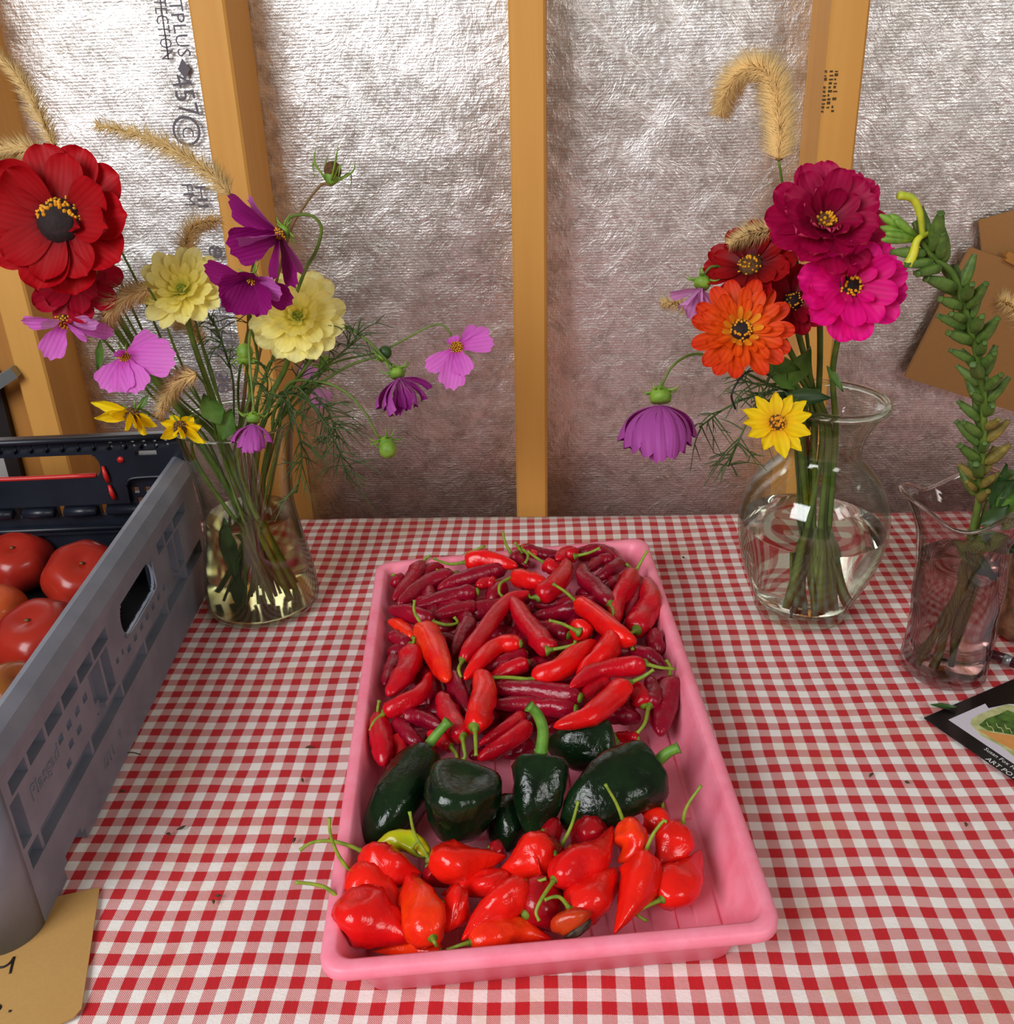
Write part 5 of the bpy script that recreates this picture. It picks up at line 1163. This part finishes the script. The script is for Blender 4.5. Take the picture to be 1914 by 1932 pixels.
frond([(1320, 806, .82), (1370, 770, .825), (1430, 745, .83), (1500, 740, .85)], fr+'reaching far left behind the yellow daisy-like flower', vb(-.026, .0, .0, .0), 20, .034, 77)
frond([(1395, 715, .80), (1430, 725, .81), (1490, 735, .84)], fr+'short, under the orange zinnia', vb(-.02, .006, .0, .0), 24, .032, 78)
tw = thing('dry_twig', (V2.x, V2.y, .014), 'thin black withered twig below the orange zinnia', 'twig')
stalk(tw, [at_y(1388, 772, .79), at_y(1382, 740, .79), at_y(1416, 700, .80), at_y(1470, 725, .83), Vector((V2.x-.012, V2.y, .19)), Vector((V2.x-.004, V2.y, .014))], .0009, .0010, M['black'])
lf = thing('flower_leaf', (V2.x, V2.y, .014), 'dark green zinnia leaves above the round-bellied vase', 'leaf')
stalk(lf, [at_y(1500, 700, .84), at_y(1530, 760, .86), Vector((V2.x, V2.y-.004, .15)), Vector((V2.x+.012, V2.y, .014))], .0018, .0026, M['green'])
for a, b, w, mm in (((1490, 730, .83), (1530, 650, .82), .018, 'leaf'), ((1500, 735, .83), (1440, 690, .82), .014, 'leaf'), ((1480, 745, .82), (1565, 752, .82), .015, 'green_d'), ((1470, 740, .83), (1510, 790, .82), .018, 'green_d'), ((1560, 690, .84), (1590, 740, .83), .008, 'leaf'), ((1450, 680, .83), (1510, 700, .82), .014, 'leaf'), ((1500, 770, .83), (1470, 745, .82), .02, 'green_d')):
    leaf(lf, at_y(*a), at_y(*b), w, M[mm], a[0])
for i, (dx, dy) in enumerate(((.02, -.006), (-.012, -.01), (.03, .002), (.012, -.014))):      # thick cut stems in the water
    stalk(lf, [at_y(1528+i*5, 735, .85), Vector((V2.x+.006+dx*.2, V2.y-.004, .19)), Vector((V2.x+dx*.5+.004, V2.y+dy*.6, .10)), Vector((V2.x+dx*1.1, V2.y+dy, .018))], .0024, .0034, M['green'], 5, 'cut_stem')

# ------------------------------------------------------------ seed stalk in the pitcher
vp = lambda nx, ny, bx, by: (V3, (nx, ny), (bx, by))
SP = [at_y(*p) for p in ((1736, 452, .735), (1765, 488, .735), (1800, 520, .738), (1822, 588, .742), (1842, 660, .746), (1856, 740, .75), (1856, 820, .755), (1850, 900, .76), (1846, 955, .762))]
full_ = SP + [Vector((V3.x+.002, V3.y, .13)), Vector((V3.x-.004, V3.y-.004, .06)), Vector((V3.x-.014, V3.y-.01, .014))]
ss = thing('seed_stalk', full_[-1], 'tall green evening primrose seed stalk leaning out of the pitcher', 'plant')
stalk(ss, full_, .0022, .0036, M['green'])
def capsule(Ln, r, sd):
    mb = MB(); k = 8
    prof = [(r*.35, 0), (r*.8, Ln*.12), (r, Ln*.35), (r*.92, Ln*.6), (r*.62, Ln*.85), (r*.45, Ln*.96), (r*.55, Ln), (r*.3, Ln*1.0)]
    mb.lathe(prof, (0, 0, 0), 12, False, lambda p, th, i: Vector((p.x*(1+.13*math.cos(4*th)), p.y*(1+.13*math.cos(4*th)), p.z))); return mb.mesh('seed_capsule')
cg = [capsule(.0275, .0046, 0), capsule(.024, .0041, 1), capsule(.030, .0047, 2)]
M['cap_g'] = mottled('capsule_green', srgb(96, 124, 48), srgb(62, 92, 34), 120, .55, .2); M['cap_b'] = mottled('capsule_browning', srgb(146, 128, 56), srgb(104, 96, 44), 120, .65, .3)
capb = [m.copy() for m in cg]
PP = crm(SP[:], 12); kk = len(PP)-1; rnd = random.Random(5); N_ = 68
for i in range(N_):
    s = .06+.93*i/N_; a = int(s*kk); p = PP[a]; t = (PP[a]-PP[min(a+1, kk)]).normalized(); o = t.orthogonal().normalized(); b = t.cross(o); th = i*2.4+rnd.uniform(-.4, .4)
    if .20 < s < .27: continue
    out = o*math.cos(th)+b*math.sin(th); d = (t*.80+out*.72).normalized(); e = d.orthogonal().normalized()
    Qm = Matrix((e, d.cross(e), d)).transposed().to_4x4(); brown = s > .72 and rnd.random() < (s-.55)*1.7
    me = (capb if brown else cg)[i % 3]
    link('seed_capsule', me, M['cap_b'] if brown else M['cap_g'], ss, Matrix.Translation(p+out*.0025) @ Qm @ Matrix.Scale(rnd.uniform(.8, 1.12), 4))
    if i % 3 == 0: leaf(ss, p+out*.002, p+out*.020+t*.008, .0055, M['leaf'], i, .3, .25, t, 'bract_leaf')
tip = SP[0]
for i, (tx, ty) in enumerate(((1660, 405), (1662, 428), (1664, 452), (1680, 404), (1690, 415), (1672, 440), (1700, 445))):
    q = at_y(tx, ty, .735-.004*(i % 3)); d = q-tip; MB().tube([tip+d*.15, tip+d*.55, tip+d*.85, q], [.0018, .0032, .0028, .0008], 8).build('flower_bud', M['sepal'], ss)
M['ygreen'] = mottled('spent_flower_yellow', srgb(214, 206, 44), srgb(170, 188, 50), 90, .5)
stalk(ss, [at_y(1742, 446, .735), at_y(1738, 410, .733), at_y(1724, 376, .732), at_y(1696, 368, .73)], .0022, .0030, M['ygreen'], 5, 'spent_flower'); stalk(ss, [at_y(1752, 440, .735), at_y(1732, 452, .730), at_y(1724, 478, .729), at_y(1713, 502, .728)], .0018, .0040, M['ygreen'], 5, 'spent_flower')
lf = thing('leaf_bunch', (V3.x+.006, V3.y, .014), 'bunch of long dark green leaves at right in the pitcher', 'leaf')
stalk(lf, [at_y(1890, 900, .75), Vector((V3.x+.012, V3.y, .12)), Vector((V3.x+.004, V3.y, .014))], .0018, .0022, M['green'])
for i, (a, b, w) in enumerate((((1880, 985, .74), (1930, 880, .74), .018), ((1870, 980, .74), (1895, 870, .74), .014), ((1890, 1000, .735), (1950, 930, .735), .02), ((1850, 990, .735), (1905, 950, .73), .014), ((1830, 1030, .735), (1900, 1010, .735), .018), ((1820, 1040, .735), (1870, 1090, .74), .016), ((1800, 1020, .735), (1850, 1070, .74), .014), ((1862, 940, .745), (1920, 900, .735), .016), ((1868, 960, .74), (1935, 960, .735), .018), ((1855, 1010, .735), (1915, 1040, .735), .018))):
    leaf(lf, at_y(*a), at_y(*b), w, M['green_d' if i % 2 else 'leaf'], i+40)
for dx, dy in ((.012, -.006), (-.016, -.008), (.0, .012)): stalk(lf, [Vector((V3.x+.012-dx*.3, V3.y, .13)), Vector((V3.x+dx*.3, V3.y+dy*.4, .07)), Vector((V3.x-.01+dx, V3.y+dy, .014))], .0022, .0026, M['green'], 5, 'cut_stem')
foxtail([(1990, 690), (1950, 620), (1916, 582), (1888, 566)], .78, .0028, .014, 900, M['fox_g'], 'golden foxtail grass entering from the right edge over kraft paper', [(2000, 760, .78), (1940, 900, .77)], vp(.02, .01, .0, .01), 79)

# ------------------------------------------------------------ kraft sheets on the wall, peg, log, pen
def sheet(name, corner, e_px, f_px, off, le, lf_, th, mat, label, cat, bev=.003):
    """rounded card hung on the wall: corner pixel and two neighbouring edge pixels give its tilt"""
    o = wall_pt(*corner, off); e = (wall_pt(*e_px, off)-o).normalized(); f = wall_pt(*f_px, off)-o; f = (f-e*f.dot(e)).normalized()
    mb = MB(); n = 4; ring_ = []
    for cx, cy, a0 in ((bev, bev, 180), (le-bev, bev, 270), (le-bev, lf_-bev, 0), (bev, lf_-bev, 90)):
        for k in range(n+1):
            a = math.radians(a0+90*k/n); ring_.append((cx+bev*math.cos(a), cy+bev*math.sin(a)))
    for d in (0, th):
        for x, y in ring_: mb.v.append(tuple(o+e*x+f*y-WN*d))
    m = len(ring_); mb.f += [tuple(range(m)), tuple(range(2*m-1, m-1, -1))] + [(i, m+i, m+(i+1) % m, (i+1) % m) for i in range(m)]
    return tag(mb.build(name, mat, None, False), label, cat)
sheet('kraft_card', (1708, 712), (1822, 487), (1840, 757), .080, .165, .20, .006, M['kraft'], 'tilted brown kraft paper packet behind the pitcher', 'paper packet')
sheet('kraft_card', (1858, 520), (1850, 437), (1935, 512), .089, .066, .14, .004, M['kraft'], 'upper brown kraft paper packet at the right picture edge', 'paper packet')
pg = thing('clothes_peg', wall_pt(1915, 500, .076), 'wooden clothes peg clipped to the upper kraft packet', 'clothes peg')
for q in (0, 1):
    a, b = wall_pt(1899, 478+q*8, .077), wall_pt(1960, 505+q*10, .077); MB().tube([a, a.lerp(b, .5), b], [.0045, .0052, .0040], 4).build('peg_half', M['stud2'], pg, False)
bc = at_z(1948, 1190, 0); mb = MB()
def bw_(p, th, i): return Vector((p.x, p.y, p.z))*1.0 + Vector((math.cos(th), math.sin(th), 0))*(.004*noise.noise(Vector((math.cos(th)*3, math.sin(th)*3, p.z*45))) if .01 < math.hypot(p.x, p.y) else 0)
mb.lathe([(1e-5, 0)]+[(.034+.002*math.sin(i*1.3), .012*i) for i in range(13)]+[(.030, .146), (1e-5, .146)], tuple(bc), 40, False, bw_)
tag(mb.build('bark_log', M['bark']), 'rough tan bark-covered log standing behind the pitcher', 'log')
pn = thing('pen', at_z(1890, 1244, .0), 'dark maroon pen with silver band lying by the pitcher', 'pen')
pa, pb, pc, pd_ = at_z(1856, 1228, .0052), at_z(1896, 1243, .0052), at_z(1910, 1249, .0052), at_z(1990, 1280, .0052)
MB().tube([pa, pa.lerp(pb, .1), pb], [.0022, .0038, .0050], 14).build('pen_cap', M['maroon'], pn); MB().tube([pb, pc], [.0052, .0052], 14).build('pen_band', M['steel'], pn); MB().tube([pc, pd_], [.0050, .0048], 14).build('pen_barrel', M['maroon'], pn)

# ------------------------------------------------------------ brochure
bo = at_z(1744, 1355, .001); be = (at_z(1914, 1282, .001)-bo).normalized(); bf_ = at_z(1914, 1475, .001)-bo; bf_ = (bf_-be*bf_.dot(be)).normalized()
bro = thing('brochure', (bo.x, bo.y, 0), 'black glossy brochure with pottery picture at lower right', 'brochure')
M['gloss'] = plain('black_gloss_print', srgb(10, 10, 12), .3); M['field'] = plain('pale_print_field', srgb(214, 208, 220), .35); M['dish_g'] = mottled('printed_green_glaze', srgb(92, 128, 52), srgb(50, 84, 34), 140, .35)
M['dish_e'] = mottled('printed_pale_glaze', srgb(206, 206, 150), srgb(160, 170, 110), 120, .35); M['dish_o'] = mat_wood('printed_orange_wood', srgb(222, 150, 70), srgb(204, 120, 44), srgb(232, 190, 130)); M['whitetext'] = plain('white_lettering', srgb(236, 236, 236), .5)
def bq(name, mat, pts, z, parent=bro, th=.0012, smooth=False):
    mb = MB(); n = len(pts)
    for d in (-th, 0):
        for x, y in pts: p = bo+be*x+bf_*y; mb.v.append((p.x, p.y, z+d))
    mb.f += [tuple(range(n)), tuple(range(2*n-1, n-1, -1))] + [(i, (i+1) % n, n+(i+1) % n, n+i) for i in range(n)]
    mb.f = [tuple(reversed(f)) for f in mb.f]
    return mb.build(name, mat, parent, smooth)
bq('cover', M['gloss'], [(0, 0), (.20, 0), (.20, .15), (0, .15)], .0018)
fc = at_z(1790, 1358, .0018)-bo; fx, fy = fc.dot(be), fc.dot(bf_)
bq('picture_field', M['field'], [(fx, fy), (.19, fy), (.19, .14), (fx, .14)], .0019, th=.0001)
def bpt(px, py): d = at_z(px, py, .002)-bo; return d.dot(be), d.dot(bf_)
dish = [bpt(*p) for p in ((1832, 1366), (1834, 1356), (1850, 1347), (1880, 1335), (1902, 1329), (1925, 1334), (1950, 1360), (1960, 1420), (1930, 1440), (1890, 1408), (1852, 1388))]
bq('dish_picture', M['dish_e'], dish, .0020, th=.0001)
bq('dish_picture', M['dish_g'], [bpt(*p) for p in ((1848, 1368), (1862, 1356), (1885, 1348), (1902, 1340), (1925, 1350), (1935, 1390), (1900, 1384), (1864, 1378))], .0021, th=.0001)
bq('dish_picture', M['dish_o'], [bpt(*p) for p in ((1846, 1377), (1880, 1384), (1914, 1388), (1940, 1396), (1940, 1428), (1914, 1416), (1880, 1398))], .0022, th=.0001)
bq('picture_shadow', M['gloss'], [bpt(*p) for p in ((1856, 1322), (1930, 1290), (1960, 1330), (1904, 1328), (1866, 1336))], .00195, th=.0001)
for dx in (0, 18, 34):
    MB().tube(crm([at_z(1862+dx, 1362+dx*.12, .0024), at_z(1866+dx, 1370+dx*.12, .0024), at_z(1872+dx, 1372+dx*.1, .0024), at_z(1876+dx, 1380+dx*.1, .0024)], 4), .0005, 4).build('glaze_line', M['dish_e'], bro)
def btext(txt, a, b, h):
    o, e = at_z(*a, .0020), at_z(*b, .0020); X = e-o; X = bf_*X.length
    return text_on(txt, 'lettering', M['whitetext'], bro, o, o+X, Vector((0, 0, 1)), h)
btext('Susan Fox H', (1856, 1413), (1914, 1450), .0040); btext('ART POTT', (1859, 1432), (1914, 1466), .0048)
gl = thing('fallen_leaf', at_z(1780, 1335, .0), 'small dark green leaf lying beside the brochure corner', 'leaf')
leaf(gl, at_z(1756, 1330, .0025), at_z(1806, 1338, .0035), .008, M['green_d'], 3, .2, .03, Vector((0, 0, 1)))

# ------------------------------------------------------------ cardboard sign
so = at_z(188, 1674, .0012); se = at_z(0, 1715, .0012)-so; se.normalize(); sf = at_z(140, 1925, .0012)-so; sf = (sf-se*sf.dot(se)).normalized(); SH = (at_z(140, 1928, 0)-so).dot(sf)
sg = thing('cardboard_sign', (so.x, so.y, 0), 'brown cardboard sign with black handwriting, under the crate corner', 'sign')
mb = MB(); rr = [(0, 0), (.20, 0), (.20, SH), (.014, SH), (.006, SH-.0025), (.002, SH-.008)]
for d in (.0003, .0013):
    for x, y in rr: p = so+se*x+sf*y; mb.v.append((p.x, p.y, d))
m = len(rr); mb.f += [tuple(range(m)), tuple(range(2*m-1, m-1, -1))] + [(i, m+i, m+(i+1) % m, (i+1) % m) for i in range(m)]
mb.build('cardboard', M['board'], sg, False)
for pts in (((-30, 1830), (-8, 1826), (6, 1825), (18, 1818), (27, 1806)), ((27, 1806), (23, 1820), (19, 1837)), ((-8, 1900), (-2, 1897), (1, 1901), (-3, 1906), (-10, 1906)), ((17, 1908), (21, 1908))):
    q = [at_z(*p, .0014) for p in pts]; MB().tube(crm(q, 5), .00085, 6).build('handwriting', M['pen_ink'], sg)

# ------------------------------------------------------------ crumbs on the cloth
cr = [((583, 1411), 'dark leaf crumb nearest the tray on its left side', .005), ((572, 1472), 'leaf crumb left of the tray, level with the green peppers', .004), ((342, 1562), 'green-brown leaf crumb in the middle of the left cloth', .006), ((318, 1575), 'thin dry crumb left of the green-brown one', .004), ((556, 1586), 'dark crumb by the overhanging pepper stem', .004), ((412, 1690), 'dark crumb above the two lowest ones on the left cloth', .003), ((402, 1702), 'dark sliver below another crumb on the left cloth', .004), ((1645, 1463), 'dark crumb on the cloth right of the tray', .005), ((1712, 1476), 'brown crumb below the brochure corner', .003), ((1822, 1556), 'dark red-brown crumb below the brochure', .004), ((232, 1494), 'pale yellow and brown crumb near the crate', .004), ((1290, 1052), 'dark crumb at the back between tray and round-bellied vase', .003)]
for i, ((x, y), lab_, s_) in enumerate(cr):
    c = at_z(x, y, .0008); mb = MB(); a = i*1.9; d = Vector((math.cos(a), math.sin(a), 0)); e = Vector((-d.y, d.x, 0))
    pts = crm([c-d*s_*.6, c+e*s_*.12+Vector((0, 0, .0006)), c+d*s_*.6+Vector((0, 0, .0004))], 4)
    mb.tube(pts, [.0003+.0009*math.sin(math.pi*j/(len(pts)-1)) for j in range(len(pts))], 5)
    tag(mb.build('leaf_crumb', M['crumb']), lab_, 'crumb', 'crumbs on the tablecloth')
stk = MB().tube(crm([at_z(238, 1420, .0016), at_z(252, 1420, .002), at_z(266, 1424, .0012)], 4), .0005, 5)
tag(stk.build('dry_stick', M['crumb']), 'short dry stalk beside the crate bottom edge', 'twig')
